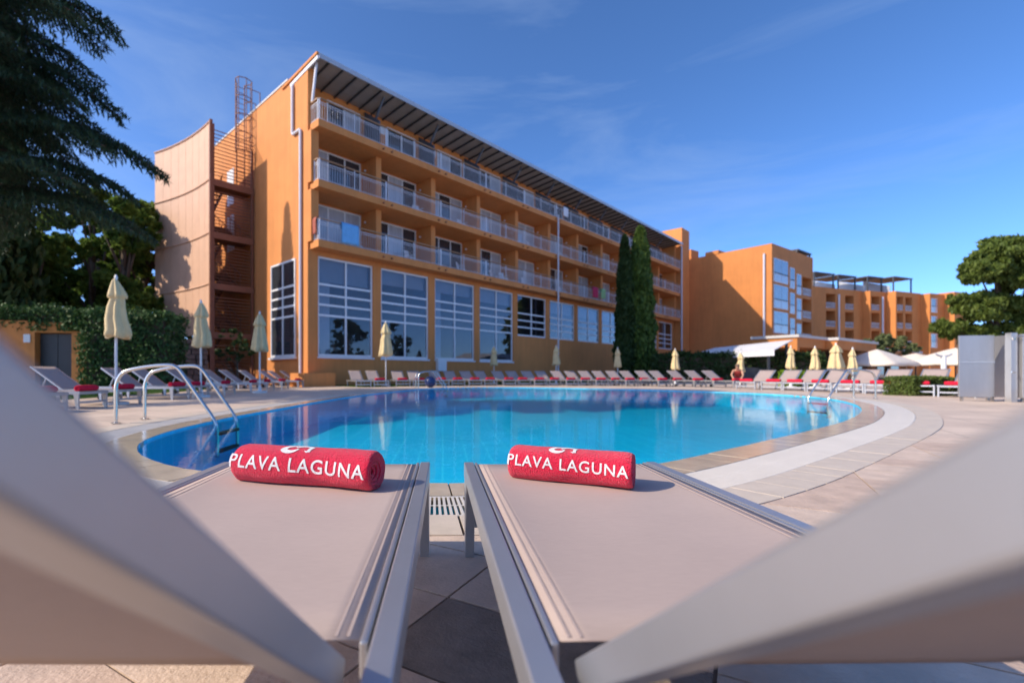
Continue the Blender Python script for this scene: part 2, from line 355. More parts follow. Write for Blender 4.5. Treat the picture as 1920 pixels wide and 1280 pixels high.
W1, W2, W3 = 0.27, 0.60, 0.85
C1, C2, C3 = off(W1), off(W2), off(W3)
def inside(p, C):
    c = False; j = len(C)-1
    for i in range(len(C)):
        a, b = C[i], C[j]
        if (a.y > p[1]) != (b.y > p[1]) and p[0] < (b.x-a.x)*(p[1]-a.y)/(b.y-a.y)+a.x: c = not c
        j = i
    return c

# ground sheet with the pool cut out of it
bm = bmesh.new()
inn = [bm.verts.new((p.x, p.y, 0)) for p in off(W3-0.03)[::3]]
out_ = [bm.verts.new(p) for p in ((-400,-60,0),(400,-60,0),(400,600,0),(-400,600,0))]
ed = [bm.edges.new((inn[i], inn[(i+1) % len(inn)])) for i in range(len(inn))]+[bm.edges.new((out_[i], out_[(i+1) % 4])) for i in range(4)]
bmesh.ops.triangle_fill(bm, use_beauty=True, edges=ed)
for f in bm.faces:
    if f.normal.z < 0: f.normal_flip()
me = bpy.data.meshes.new('pool_deck'); bm.to_mesh(me); bm.free(); me.materials.append(M['deck'])
deck = bpy.data.objects.new('pool_deck', me); col.objects.link(deck); deck['kind'] = 'structure'

# basin, water
n = len(C0)
b = MB()
b.grid([[(p.x, p.y, 0.0) for p in C0+C0[:1]], [(p.x, p.y, -0.45) for p in C0+C0[:1]]])
b.f.append(tuple(b.v.index((p.x, p.y, -0.45)) for p in C0))
b.build('pool_basin', M['basin'], kind='structure')
b = MB(); b.v = [(p.x, p.y, -0.018) for p in C0]; b.f = [tuple(range(n))]
b.build('pool_water', M['water'], kind='structure')
# coping of wet tiles, grating, border tiles
cop = bpy.data.objects.new('pool_coping', None); col.objects.link(cop); cop['kind'] = 'structure'
def ring_tiles(d0, d1, z0, z1, size, mts, gap=0.004):
    cnt = int(PLEN/size); step = len(C0)/cnt; k = 0
    while k < cnt:
        i0 = k*step; i1 = (k+1)*step
        def pt(i, d):
            a = int(i) % len(C0); bb = (a+1) % len(C0); t = i-int(i)
            return C0[a].lerp(C0[bb], t)+CN[a].lerp(CN[bb], t)*d
        g = gap/PLEN*len(C0)
        q = [pt(i0+g, d0+gap/2), pt(i1-g, d0+gap/2), pt(i1-g, d1-gap/2), pt(i0+g, d1-gap/2)]
        zz = z1+rnd.uniform(-0.0012, 0.0012)
        m_ = MB().quadbox([(p.x, p.y, z0) for p in q]+[(p.x, p.y, zz) for p in q])
        o = m_.build('tile', mts[rnd.randrange(len(mts))], cop); k += 1
ring_tiles(0, W1, -0.045, 0.006, 0.245, [M['tile_wet']])
ring_tiles(W2, W3, -0.045, 0.008, 0.245, [M['tile_ring']])
b = MB(); b.grid([[(p.x, p.y, -0.05) for p in C0+C0[:1]], [(p.x, p.y, -0.05) for p in C1+C1[:1]]]); b.build('mortar_bed', M['tile_b'], cop)
b = MB(); b.grid([[(p.x, p.y, -0.05) for p in C2+C2[:1]], [(p.x, p.y, -0.05) for p in C3+C3[:1]]]); b.build('mortar_bed', M['tile_b'], cop)
b = MB(); cc = [C0[i]+CN[i]*(W1+0.01) for i in range(n)]; ce = [C0[i]+CN[i]*(W2-0.01) for i in range(n)]
b.grid([[(p.x, p.y, -0.08) for p in cc+cc[:1]], [(p.x, p.y, -0.08) for p in ce+ce[:1]]])
b.build('gutter_channel', M['channel'], cop)
b = MB(); cnt = int(PLEN/0.0185)
for k in range(cnt):
    i = k/cnt*n; a = int(i); t = i-a; p = C0[a].lerp(C0[(a+1) % n], t); q = CN[a].lerp(CN[(a+1) % n], t); d = Vector((-q.y, q.x))*0.0055
    A = p+q*(W1+0.012); B = p+q*(W2-0.012)
    b.quadbox([(*(A-d), -0.02), (*(A+d), -0.02), (*(B+d), -0.02), (*(B-d), -0.02), (*(A-d), 0.005), (*(A+d), 0.005), (*(B+d), 0.005), (*(B-d), 0.005)])
for d0, d1 in ((W1+0.002, W1+0.022), ((W1+W2)/2-0.008, (W1+W2)/2+0.008), (W2-0.022, W2-0.002)):
    A = [C0[i]+CN[i]*d0 for i in range(0, n, 2)]; B = [C0[i]+CN[i]*d1 for i in range(0, n, 2)]; A.append(A[0]); B.append(B[0])
    b.grid([[(p.x, p.y, 0.004) for p in A], [(p.x, p.y, 0.004) for p in B]])
b.build('grating', M['grate'], cop, kind='stuff')
# the deck tiles close enough to tell apart
ca, sa = math.cos(R(31.7)), math.sin(R(31.7))
def unrot(x, y): return Vector((x*ca+y*sa, -x*sa+y*ca))
def clip(poly, p0, nn):
    out = []
    for i in range(len(poly)):
        a, b_ = poly[i], poly[(i+1) % len(poly)]; da, db = (a-p0).dot(nn), (b_-p0).dot(nn)
        if da >= 0: out.append(a)
        if (da >= 0) != (db >= 0): out.append(a+(b_-a)*(da/(da-db)))
    return out
cntt = 0
for i in range(-14, 14):
    for j in range(-16, 22):
        x0 = i*0.62-0.044; y0 = j*0.31-0.1383; g = 0.004
        q = [unrot(x0+g, y0+g), unrot(x0+0.62-g, y0+g), unrot(x0+0.62-g, y0+0.31-g), unrot(x0+g, y0+0.31-g)]
        c = sum(q, Vector((0,0)))/4
        if c.y < -0.6 or c.y > 4.6 or c.x < -3.6 or c.x > 5.2: continue
        k = min(range(0, n, 2), key=lambda a: (C0[a]-c).length_squared)
        q = clip(q, C0[k]+CN[k]*(W3+0.002), CN[k])
        if len(q) < 3 or inside(c, C1): continue
        area = abs(sum(q[a].cross(q[(a+1) % len(q)]) for a in range(len(q))))/2
        if area < 0.004: continue
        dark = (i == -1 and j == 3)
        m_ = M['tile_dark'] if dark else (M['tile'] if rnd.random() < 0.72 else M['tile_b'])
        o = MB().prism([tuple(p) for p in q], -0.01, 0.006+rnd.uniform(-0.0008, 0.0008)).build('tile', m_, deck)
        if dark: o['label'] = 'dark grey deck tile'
        cntt += 1
print('deck tiles', cntt)

# ------------------------------------------------------------------ hotel, local axes: x along the front, y into the house
UX, UY = 0.7114, 0.7028
HO = (-5.754, 22.4); HA = math.atan2(UY, UX)
def HW(s, t, z=0): return (HO[0]+UX*s-UY*t, HO[1]+UY*s+UX*t, z)
hotel = empty('hotel', (*HO, 0), HA, 'four storey orange hotel with balconies, tall hall windows and a projecting roof canopy', 'building')
cols_ = [0.1, 4.0, 8.0, 12.05, 16.15, 20.3, 24.5, 28.7, 32.9, 37.2, 41.5, 45.9]
ZA, ZB, ZT, ZR = 6.83, 9.62, 12.42, 15.3
TH = 0.34
BW = 1.95
b = MB()
b.box(-0.1, 0.3, 0.8, 16, 0, ZR)                                   # end wall
b.box(0.3, 46, BW, 16, ZA-TH, ZR-0.15)                            # upper body
b.box(0.3, 46, 6.0, 16, 0, ZA-TH)                                  # hall back
b.box(45.9, 46.2, 0.8, 6, 0, ZA-TH)
wins = [(0.45,3.7)]+[(cols_[i]+0.24, cols_[i+1]-0.28) for i in range(1, 11)]
ZS, ZH = 1.43, 6.27
pv = 0.3
for i, (a, c) in enumerate(wins):
    b.box(pv, a, 0.8, 1.1, 0, ZA-TH); pv = c
    b.box(a, c, 0.8, 1.1, 0, ZS if i < 4 else 3.3); b.box(a, c, 0.8, 1.1, ZH, ZA-TH)
b.box(pv, 46, 0.8, 1.1, 0, ZA-TH)
b.build('wall', M['stucco'], hotel)
for z in (ZA, ZB, ZT): MB().box(0, 45.9, 0, BW, z-TH, z).build('balcony_slab', M['stucco'], hotel)
for c in cols_[1:-1]:
    for z0, z1 in ((ZA, ZB-TH), (ZB, ZT-TH)): MB().box(c-0.17, c+0.17, 0.7, BW, z0, z1).build('partition_wall', M['stucco'], hotel)
for z0, z1 in ((ZA, ZB-TH), (ZB, ZT-TH), (ZT, ZR-0.25)):
    MB().box(45.5, 45.9, 0.5, BW, z0, z1).build('partition_wall', M['stucco'], hotel)
    if z0 < ZT: MB().box(-0.1, 0.3, 0.5, 0.8, z0, z1).build('partition_wall', M['stucco'], hotel)
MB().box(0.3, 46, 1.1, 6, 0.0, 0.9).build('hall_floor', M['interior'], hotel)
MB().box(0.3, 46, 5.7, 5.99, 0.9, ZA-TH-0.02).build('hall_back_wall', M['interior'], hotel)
# hall windows
def window(name, parent, a, c, z0, z1, ts, y, glassm, fw=0.09, axis=0, kind_blind=None):
    """frame with one mullion and several transoms; each pane a child"""
    def B(m_, p0, p1, q0, q1, dy0, dy1):
        if axis == 0: return m_.box(p0, p1, y+dy0, y+dy1, q0, q1)
        return m_.box(y+dy0, y+dy1, p0, p1, q0, q1)
    mid = (a+c)/2; m_ = MB()
    B(m_, a, a+fw, z0, z1, -0.05, 0.06); B(m_, c-fw, c, z0, z1, -0.05, 0.06)
    B(m_, a+fw, c-fw, z0, z0+fw*1.3, -0.05, 0.06); B(m_, a+fw, c-fw, z1-fw, z1, -0.05, 0.06)
    B(m_, mid-fw*0.5, mid+fw*0.5, z0+fw*1.3, z1-fw, -0.045, 0.055)
    zz = [z0+fw*1.3]+list(ts)+[z1-fw]
    for t in ts:
        B(m_, a+fw, mid-fw*0.5, t-0.05, t+0.05, -0.04, 0.05); B(m_, mid+fw*0.5, c-fw, t-0.05, t+0.05, -0.04, 0.05)
    w = m_.build(name, M['white_frame'], parent)
    for i in range(len(zz)-1):
        for p0, p1 in ((a+fw, mid-fw*0.5), (mid+fw*0.5, c-fw)):
            g = MB(); lo = zz[i]+(0.05 if i else 0); hi = zz[i+1]-(0.05 if i < len(zz)-2 else 0)
            B(g, p0, p1, lo, hi, -0.004, 0.004); g.build('pane', glassm, w)
    return w
TS = [3.44, 3.95, 4.44, 4.94]
for i, (a, c) in enumerate(wins):
    w = window('hall_window', hotel, a, c, ZS if i < 4 else 3.3, ZH, TS if i < 4 else TS[1:], 0.92, M['glass'])
    if i in (0, 1, 2, 3, 5, 6, 7, 8):
        hb = [1.15, 0.8, 0.75, 0.9, 0.5, 0.9, 0.9, 0.85, 0.9, 0.6, 0.6][i]
        MB().box(a+0.1, c-0.1, 1.16, 1.18, ZH-hb, ZH).build('blind', M['blind'], w)
    if i in (0, 2): MB().box(a+0.15, a+0.9, 1.25, 1.27, ZS+0.1, ZH-0.2).build('curtain', M['curtain'], w)
    if i < 4: MB().box(a-0.05, c+0.05, 0.74, 0.84, ZS-0.09, ZS-0.01).build('sill', M['white_frame'], w)
window('hall_window', hotel, 1.95, 4.6, 1.43, 6.25, TS, -0.105, M['dark_glass'], axis=1)
MB().box(-0.25, -0.1, 1.85, 4.7, 1.32, 1.42).build('sill', M['white_frame'], hotel)
# balcony doors
def door(z, a, c, zt, m1, m2):
    d = MB(); y = BW; f = 0.07; mid = a+(c-a)*0.5
    n_ = 3 if c-a > 2.4 else 2; cuts = [a+(c-a)*k/n_ for k in range(n_+1)]
    d.box(a, a+f, y-0.06, y, z, zt).box(c-f, c, y-0.06, y, z, zt).box(a+f, c-f, y-0.06, y, zt-f, zt)
    for q in cuts[1:-1]: d.box(q-f/2, q+f/2, y-0.06, y, z, zt-f)
    o = d.build('balcony_door', M['white_frame'], hotel)
    for k in range(n_): MB().box(cuts[k]+(f if k == 0 else f/2), cuts[k+1]-(f if k == n_-1 else f/2), y-0.03, y-0.004, z, zt-f).build('pane', (m1, m2)[rnd.random() < 0.5], o)
gl = [M['dark_glass'], M['curtain_glass']]
for i in range(11):
    s0 = cols_[i]+0.2; s1 = cols_[i+1]-0.2
    for z, zt in ((ZA, ZB-TH-0.1), (ZB, ZT-TH-0.1)):
        wd = 3.0 if i == 0 else 2.5
        door(z+0.02, s0+0.35, s1-0.12, zt, gl[rnd.random() < 0.45], gl[rnd.random() < 0.75])
    door(ZT+0.02, s0+1.3, s1-0.15, ZR-0.62, gl[rnd.random() < 0.3], gl[rnd.random() < 0.6])
    if i: MB().box(s0+0.45, s0+1.15, BW-0.04, BW-0.01, ZR-1.15, ZR-0.68).build('transom_window', M['white_frame'], hotel)
    for z in (ZA+1.9, ZB+1.9):
        MB().lathe([(0.05, 0), (0.06, 0.04), (0.04, 0.09)], 10, (cols_[i+1]-0.24, 1.6, z)).build('wall_lamp', M['plastic'], hotel)
    for z in (ZA, ZB, ZT):
        for q in (-0.25, 0.3):
            MB().tube([(cols_[i+1]+q, 0.03, z-0.2), (cols_[i+1]+q, -0.12, z-0.21)], 0.045, 8).build('spout', M['rust_steel'], hotel)
# railings, one per bay and storey
def railing(p0, p1, z, hotel=hotel):
    p0 = Vector((*p0, z)); p1 = Vector((*p1, z)); L = (p1-p0).length; d = (p1-p0)/L; m_ = MB(); Z = Vector((0,0,1))
    for h, w in ((0.07, 0.022), (0.74, 0.016), (0.84, 0.024)): m_.bar(p0+Z*h, p1+Z*h, w)
    k = int(L/0.135)
    for i in range(k+1):
        q = p0+d*(L*i/k); hv = 0.98 if i in (0, k, k//2) else 0.84; w = 0.04 if hv > 0.9 else 0.013
        m_.bar(q+Z*0.0, q+Z*hv, w)
    o = m_.build('railing', M['rail_white'], hotel)
    MB().bar(p0+Z*1.0, p1+Z*1.0, 0.07, 0.05).build('handrail', M['wood_rail'], o)
for z in (ZA, ZB, ZT):
    for i in range(11):
        railing((max(cols_[i], 0.06)+(0.02 if i else 0), 0.07), (cols_[i+1]-0.02, 0.07), z)
    railing((0.05, 0.13), (0.05, 0.78 if z < ZT else BW-0.1), z)
# roof canopy
cnp = MB(); cnp.quadbox([(-0.05,-0.15,15.2),(46,-0.15,15.2),(46,2.7,14.98),(-0.05,2.7,14.98),(-0.05,-0.15,15.26),(46,-0.15,15.26),(46,2.7,15.04),(-0.05,2.7,15.04)])
cnp = cnp.build('roof_canopy', M['canopy'], hotel)
MB().box(-0.08, 46.03, -0.21, -0.152, 15.1, 15.32).build('fascia', M['fascia'], cnp)
MB().bar((-0.1, -0.15, 15.14), (-0.1, 2.5, 14.92), 0.07, 0.16).build('end_beam', M['rail_white'], cnp)
MB().bar((-0.12, -0.15, 15.32), (-0.12, 3.3, 15.1), 0.12, 0.12).build('end_flashing', M['stucco'], cnp)
k = 0
for i in range(11):
    for j in range(5):
        s = cols_[i]+(cols_[i+1]-cols_[i])*(j+0.5)/5
        MB().bar((s, -0.12, 15.15), (s, BW-0.01, 14.955), 0.055, 0.09).build('rib', M['dark_steel'], cnp)
MB().bar((0.05, 0.25, 15.13), (0.05, 0.65, 13.45), 0.09, 0.09).build('post', M['rail_white'], cnp)
for c in cols_[1:-1]:
    m_ = MB(); m_.quadbox([(c-0.04,0.62,ZT),(c+0.04,0.62,ZT),(c+0.04,BW-0.01,ZT),(c-0.04,BW-0.01,ZT),(c-0.04,0.62,14.0),(c+0.04,0.62,14.0),(c+0.04,BW-0.01,14.95),(c-0.04,BW-0.01,14.95)])
    m_.build('partition_fin', M['fin'], hotel)
    MB().bar((c, 1.2, 13.9), (c, 0.25, 15.1), 0.09, 0.09).build('strut', M['fin'], hotel)
MB().box(-0.14, 46, 2.75, 16.05, ZR, ZR+0.09).build('roof_edge', M['roof_white'], hotel)
MB().box(31, 33.5, 3.0, 5, ZR+0.09, ZR+0.9).build('roof_unit', M['fascia'], hotel)
# drain pipes
pm = M['rail_white']
MB().tube([(-0.19,1.35,0.55),(-0.19,1.35,12.25),(-0.19,1.4,12.33),(-0.19,2.1,12.33),(-0.19,2.15,12.4),(-0.19,2.15,14.7),(-0.1,2.2,14.85)], 0.07, 10).build('drain_pipe', pm, hotel)
MB().tube([(20.3,-0.09,0.5),(20.3,-0.09,12.6)], 0.055, 10).build('drain_pipe', pm, hotel)
MB().tube([(45.95,-0.1,1.5),(45.95,-0.1,14.9),(45.95,0.1,15.1)], 0.075, 10).build('drain_pipe', pm, hotel)
MB().box(-1.0, 0.6, -0.5, 0.79, 0.0, 0.62).build('plinth', M['stucco'], hotel)
MB().box(8.3, 9.0, 0.58, 0.79, 0.75, 1.5).build('meter_cabinet', M['plastic'], hotel)
# tower at the far end
MB().box(46.2, 48.6, -0.02, 4.0, 0, 17.15).build('tower_block', M['stucco'], hotel)

# ------------------------------------------------------------------ escape stair with curved screen
st = empty('escape_stair', (*HO, 0), HA, 'red brown steel escape stair with louvres behind a curved salmon screen', 'staircase')
arc = []
p = Vector((-2.43, 6.75)); ang = 0.0
NA = 16
for i in range(NA+1):
    arc.append(p.copy()); ang = R(20)*i/NA
    p += Vector((-math.sin(ang), math.cos(ang)))*(6.4/NA)
levels = [2.75, 5.35, 8.05, 10.85, 13.9]
scr = bpy.data.objects.new('screen', None); col.objects.link(scr); scr.parent = st
for li in range(4):
    for k in range(0, NA, 2):
        a, c = arc[k], arc[k+2]; z0, z1 = levels[li]+0.004, levels[li+1]-0.004; d = (c-a)*0.012
        a2, c2 = a+d, c-d; nrm = Vector((-(c-a).y, (c-a).x)).normalized()*0.02
        m_ = MB()
        m_.quadbox([(*(a2-nrm), z0), (*(c2-nrm), z0), (*(c2+nrm), z0), (*(a2+nrm), z0), (*(a2-nrm), z1), (*(c2-nrm), z1), (*(c2+nrm), z1), (*(a2+nrm), z1)])
        for q in range(1, 14):                                    # fine upright folds of the sheet
            f_ = q/14; pp = a2.lerp(c2, f_)-nrm*1.5
            m_.bar((*pp, z0+0.02), (*pp, z1-0.02), 0.022)
        m_.build('panel', M['screen'], scr)
for z in levels:
    MB().tube([(*(q+Vector((-0.045, -0.02))), z) for q in arc], 0.045, 6).build('seam_rail', M['screen'], scr)
MB().box(-2.52, -2.38, 6.62, 6.76, 0, 13.95).build('edge_post', M['rust_steel'], st)
m_ = MB()
for q in (arc[0], arc[5], arc[10], arc[15]): m_.bar((q.x+0.12, q.y, 0), (q.x+0.12, q.y, 13.8), 0.1)
m_.build('frame', M['rust_steel'], st)
MB().box(-0.3, -0.18, 6.68, 6.8, 0, 13.0).build('post', M['rust_steel'], st)
for z in (2.75, 5.35, 8.05, 10.85):
    MB().box(-2.35, -0.12, 6.8, 8.3, z-0.12, z).build('landing', M['rust_steel'], st)
    MB().box(-2.42, -0.15, 6.66, 6.79, z-0.30, z+0.04).build('edge_beam', M['rust_steel'], st)
    MB().box(-2.35, -0.12, 10.6, 12.0, z-1.45, z-1.33).build('landing', M['rust_steel'], st)
def flight(s0, s1, t0, t1, z0, z1):
    m_ = MB(); k = 8
    for s in (s0, s1): m_.bar((s, t0, z0), (s, t1, z1), 0.05, 0.24)
    for i in range(1, k): f_ = i/k; m_.box(s0+0.03, s1-0.03, t0+(t1-t0)*f_-0.13, t0+(t1-t0)*f_+0.13, z0+(z1-z0)*f_-0.02, z0+(z1-z0)*f_+0.02)
    for s in (s0, s1):
        m_.tube([(s, t0, z0+0.95), (s, t1, z1+0.95)], 0.03, 6)
        for f_ in (0.05, 0.35, 0.65, 0.95): m_.bar((s, t0+(t1-t0)*f_, z0+(z1-z0)*f_), (s, t0+(t1-t0)*f_, z0+(z1-z0)*f_+0.95), 0.03)
    m_.build('stair_flight', M['rust_steel'], st)
lv = [0.0, 2.75, 5.35, 8.05, 10.85]
for i in range(4):
    zm = lv[i+1]-1.33
    flight(-1.15, -0.25, 8.2, 10.7, lv[i], zm); flight(-2.25, -1.3, 10.7, 8.2, zm, lv[i+1])
sl = MB().box(0, 2.2, -0.02, 0.02, -0.017, 0.017).mesh('louvre', M['rust_steel'])
z = 0.9
while z < 13.6:
    if min(abs(z-q+0.25) for q in (2.75, 5.35, 8.05, 10.85)) > 0.33: link('louvre', sl, st, (-2.37, 6.7, z))
    z += 0.17 if z < 11.2 else 0.2
for z in (8.05, 10.85): MB().box(-0.14, -0.103, 9.6, 10.6, z, z+2.15).build('door', M['white_frame'], hotel)
lad = MB()
for s in (-0.75, -0.3): lad.bar((s, 7.6, 10.9), (s, 7.6, 17.0), 0.05)
for i in range(20): lad.bar((-0.75, 7.6, 11.1+i*0.3), (-0.3, 7.6, 11.1+i*0.3), 0.025)
hp = [(-0.75-0.0, 7.6), (-0.95, 7.25), (-0.9, 6.95), (-0.52, 6.8), (-0.15, 6.95), (-0.1, 7.25), (-0.3, 7.6)]
for i in range(5): lad.tube([(x, y, 13.0+i*1.0) for x, y in hp], 0.025, 6)
for x, y in hp[1:-1]: lad.bar((x, y, 13.0), (x, y, 17.0), 0.035)
lad.tube([(-0.3, 7.6, 16.95), (0.6, 7.6, 16.95), (0.6, 7.6, 15.4)], 0.03, 6); lad.tube([(-0.3, 7.6, 16.2), (0.35, 7.6, 16.2), (0.35, 7.6, 15.4)], 0.03, 6)
lad.build('caged_ladder', M['rust_steel'], st)

# stone base wall below the screen
sw = empty('stone_wall', HW(-2.6, 6.4), HA, 'low rough grey stone wall under the curved screen', 'wall')
lx = MB().box(-4.4, -0.05, 0.35, 6.4, 0, 2.35).build('core', M['stone'], sw)
for r_ in range(9):
    x = -4.4+rnd.uniform(-0.2, 0)
    while x < -0.2:
        w = rnd.uniform(0.25, 0.6); z0 = r_*0.26+0.02
        m_ = MB().box(x+0.02, min(x+w, 0)-0.02, 0.22-rnd.uniform(0, 0.06), 0.36, z0, z0+0.235); m_.build('stone', M['stone'], sw, bevel=0.03); x += w
for r_ in range(9):
    y = 0.3
    while y < 6.3:
        w = rnd.uniform(0.3, 0.6); z0 = r_*0.26+0.02
        MB().box(-4.55+rnd.uniform(0, 0.06), -4.39, y, min(y+w, 6.4)-0.03, z0, z0+0.235).build('stone', M['stone'], sw, bevel=0.03); y += w

# ------------------------------------------------------------------ stepped far wing
wing = empty('hotel_wing', HW(50, -7.8), HA, 'stepped orange hotel wing with balcony niches and dark roof pergolas', 'building')
def wingblock(s0, s1, t, zt, niches, depth=14, wins_=(), zl=(2.9, 5.7, 8.5, 11.3)):
    b = MB(); b.box(s0, s1, t+1.3, t+depth, 0, zt); pv = s0
    for (a, c) in niches+[(s1, s1)]:
        if a-pv > 0.02: b.box(pv, a, t, t+1.3, 0, zt)
        pv = c
    for (a, c) in niches:
        for z in zl:
            if z < zt-2: b.box(a, c, t+0.05, t+1.3, z-0.25, z+0.15)
        top = max([z for z in zl if z < zt-2])+2.3
        b.box(a, c, t+0.03, t+1.3, top, zt)
        b.box(a, c, t+0.06, t+1.3, 0, 0.6)
    w = b.build('wall', M['stucco_far'], wing)
    for (a, c) in niches:
        for z in zl:
            if z < zt-2:
                m_ = MB().box(a+0.02, c-0.02, t+0.02, t+0.06, z+0.2, z+0.26).box(a+0.02, c-0.02, t+0.02, t+0.06, z+0.95, z+1.0)
                q = a+0.1
                while q < c-0.05: m_.box(q, q+0.03, t+0.025, t+0.055, z+0.26, z+0.95); q += 0.16
                m_.build('railing', M['rail_white'], wing)
                MB().box(a+0.15, c-0.15, t+1.24, t+1.297, z+0.15, z+2.2).build('door_pane', M['dark_glass'], wing)
    for (a, c, z0, z1) in wins_:
        m_ = MB().box(a, c, t-0.05, t-0.004, z0, z1); o = m_.build('window', M['white_frame'], wing)
        mid = (a+c)/2
        for p0, p1 in (((a+0.07, mid-0.04), (mid+0.04, c-0.07)) if c-a > 1.2 else ((a+0.07, c-0.07),)):
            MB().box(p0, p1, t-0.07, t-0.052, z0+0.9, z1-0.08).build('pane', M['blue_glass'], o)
            MB().box(p0, p1, t-0.068, t-0.052, z0+0.08, z0+0.86).build('panel', M['curtain_glass'], o)
        MB().box(a-0.05, c+0.05, t-0.14, t-0.08, z0+0.95, z0+1.0).build('guard_rail', M['dark_steel'], o)
def pergola(s0, s1, t, z):
    m_ = MB(); m_.box(s0, s1, t-0.2, t+4, z+2.2, z+2.35)
    for s in (s0+0.1, s1-0.1): m_.bar((s, t, z), (s, t, z+2.2), 0.16)
    o = m_.build('roof_pergola', M['dark_steel'], wing)
    MB().quadbox([(s0+0.0,t+0.4,z),(s0+0.12,t+0.4,z),(s0+0.12,t+4,z),(s0,t+4,z),(s0,t+0.4,z+0.9),(s0+0.12,t+0.4,z+0.9),(s0+0.12,t+4,z+2.2),(s0,t+4,z+2.2)]).build('side_screen', M['fascia'], wing)
    return o
wing.location = (35.4, 52, 0); wing.rotation_euler = (0, 0, math.atan2(.574, .819))
wv = []
for z0, z1 in ((10.55, 13.1), (7.7, 10.27), (5.0, 7.37), (2.0, 4.4)):
    wv += [(0.4, 4.1, z0, z1), (4.7, 6.0, z0-0.3, z1-0.5), (6.6, 7.9, z0-0.8, z1-1.0)]
wingblock(0, 11.6, 0, 14.6, [(8.4, 11.2)], 16, wv, (1.6, 4.3, 7.0, 9.7))
MB().tube([(-0.12, 0.7, 1.0), (-0.12, 0.7, 13.6)], 0.11, 8).build('drain_pipe', M['rail_white'], wing)
MB().box(0.5, 2.3, 9, 11, 14.6, 15.9).build('chimney', M['stucco_far'], wing)
MB().box(-0.05, 11.7, 5.5, 7.0, 14.6, 15.0).build('roof_parapet', M['stucco_far'], wing)
pergola(8.0, 12.2, 0.5, 12.9)
wing2 = empty('hotel_annex', (54.95, 71.5, 0), math.atan2(.3676, .93), 'far sawtooth orange annex with recessed balconies in the shade', 'building')
wing_keep = wing; wing = wing2
fl = (1.9, 4.7, 7.5, 10.3)
wingblock(-6, 11.61, 0, 13.5, [(2.72, 4.99), (7.33, 9.45)], 12, (), fl)
wingblock(11.61, 15.64, -1.05, 13.4, [(11.9, 14.1)], 12, (), fl)
wingblock(15.64, 22.51, -2.34, 13.4, [(15.95, 17.65), (18.2, 20.1)], 12, (), fl)
wingblock(22.51, 26.66, -3.46, 13.3, [], 12, [(22.8, 24.5, z, z+2.2) for z in (4.7, 7.5, 10.3)], fl)
wingblock(26.66, 30.5, -4.67, 13.6, [], 12, (), fl)
for s0, s1, t in ((0.5, 5.2, 0.4), (6.2, 10.6, 0.4), (11.7, 15.5, -0.6), (15.8, 20.8, -1.9)): pergola(s0, s1, t, 13.4)
MB().tube([(5.6, -0.12, 2.0), (5.6, -0.12, 12.6)], 0.12, 8).build('drain_pipe', M['rail_white'], wing)
MB().tube([(14.6, -1.18, 2.0), (14.6, -1.18, 12.6)], 0.12, 8).build('drain_pipe', M['rail_white'], wing)
wing = wing_keep

# ------------------------------------------------------------------ cloths
def cloth(name, m, loc, rz, w, h, label, drop_back=0.25, group=None):
    rows = []
    for i in range(15):
        r = []
        for j in range(9):
            x = -w/2+w*j/8
            if i < 4: yy = 0.075; zz = -drop_back*(1-i/4)
            elif i == 4: yy, zz = 0.04, 0.035
            elif i == 5: yy, zz = -0.04, 0.035
            else: yy = -0.075-0.012*math.sin(j*1.7+i*0.3)-0.01; zz = -h*(i-5)/9
            r.append((x, yy, zz))
        rows.append(r)
    o = MB().grid(rows).build(name, m, smooth=True); o.location = loc; o.rotation_euler = (0, 0, rz)
    s_ = o.modifiers.new('solid', 'SOLIDIFY'); s_.thickness = 0.008
    return tag(o, label, 'towel', group)
cloth('beach_towel', M['cloth_blue'], HW(1.75, 0.07, ZA+1.03), HA, 1.0, 0.95, 'light blue beach towel hung over a first floor railing')
cloth('hanging_cloth', M['cloth_rust'], HW(0.05, 0.45, ZA+1.03), HA-R(90), 0.6, 0.75, 'rust red cloth hung over the end railing of the corner balcony')
cloth('beach_towel', M['cloth_pink'], HW(26.2, 0.07, ZA+1.03), HA, 0.9, 0.85, 'bright pink towel on a balcony railing beside a green one')
cloth('beach_towel', M['cloth_green'], HW(27.6, 0.07, ZA+1.03), HA, 0.8, 0.8, 'pale green towel on a balcony railing beside a pink one')
cloth('hanging_cloth', M['cloth_white'], HW(21.5, 0.07, ZT+1.03), HA, 0.7, 0.7, 'white cloth hung over the top floor railing')
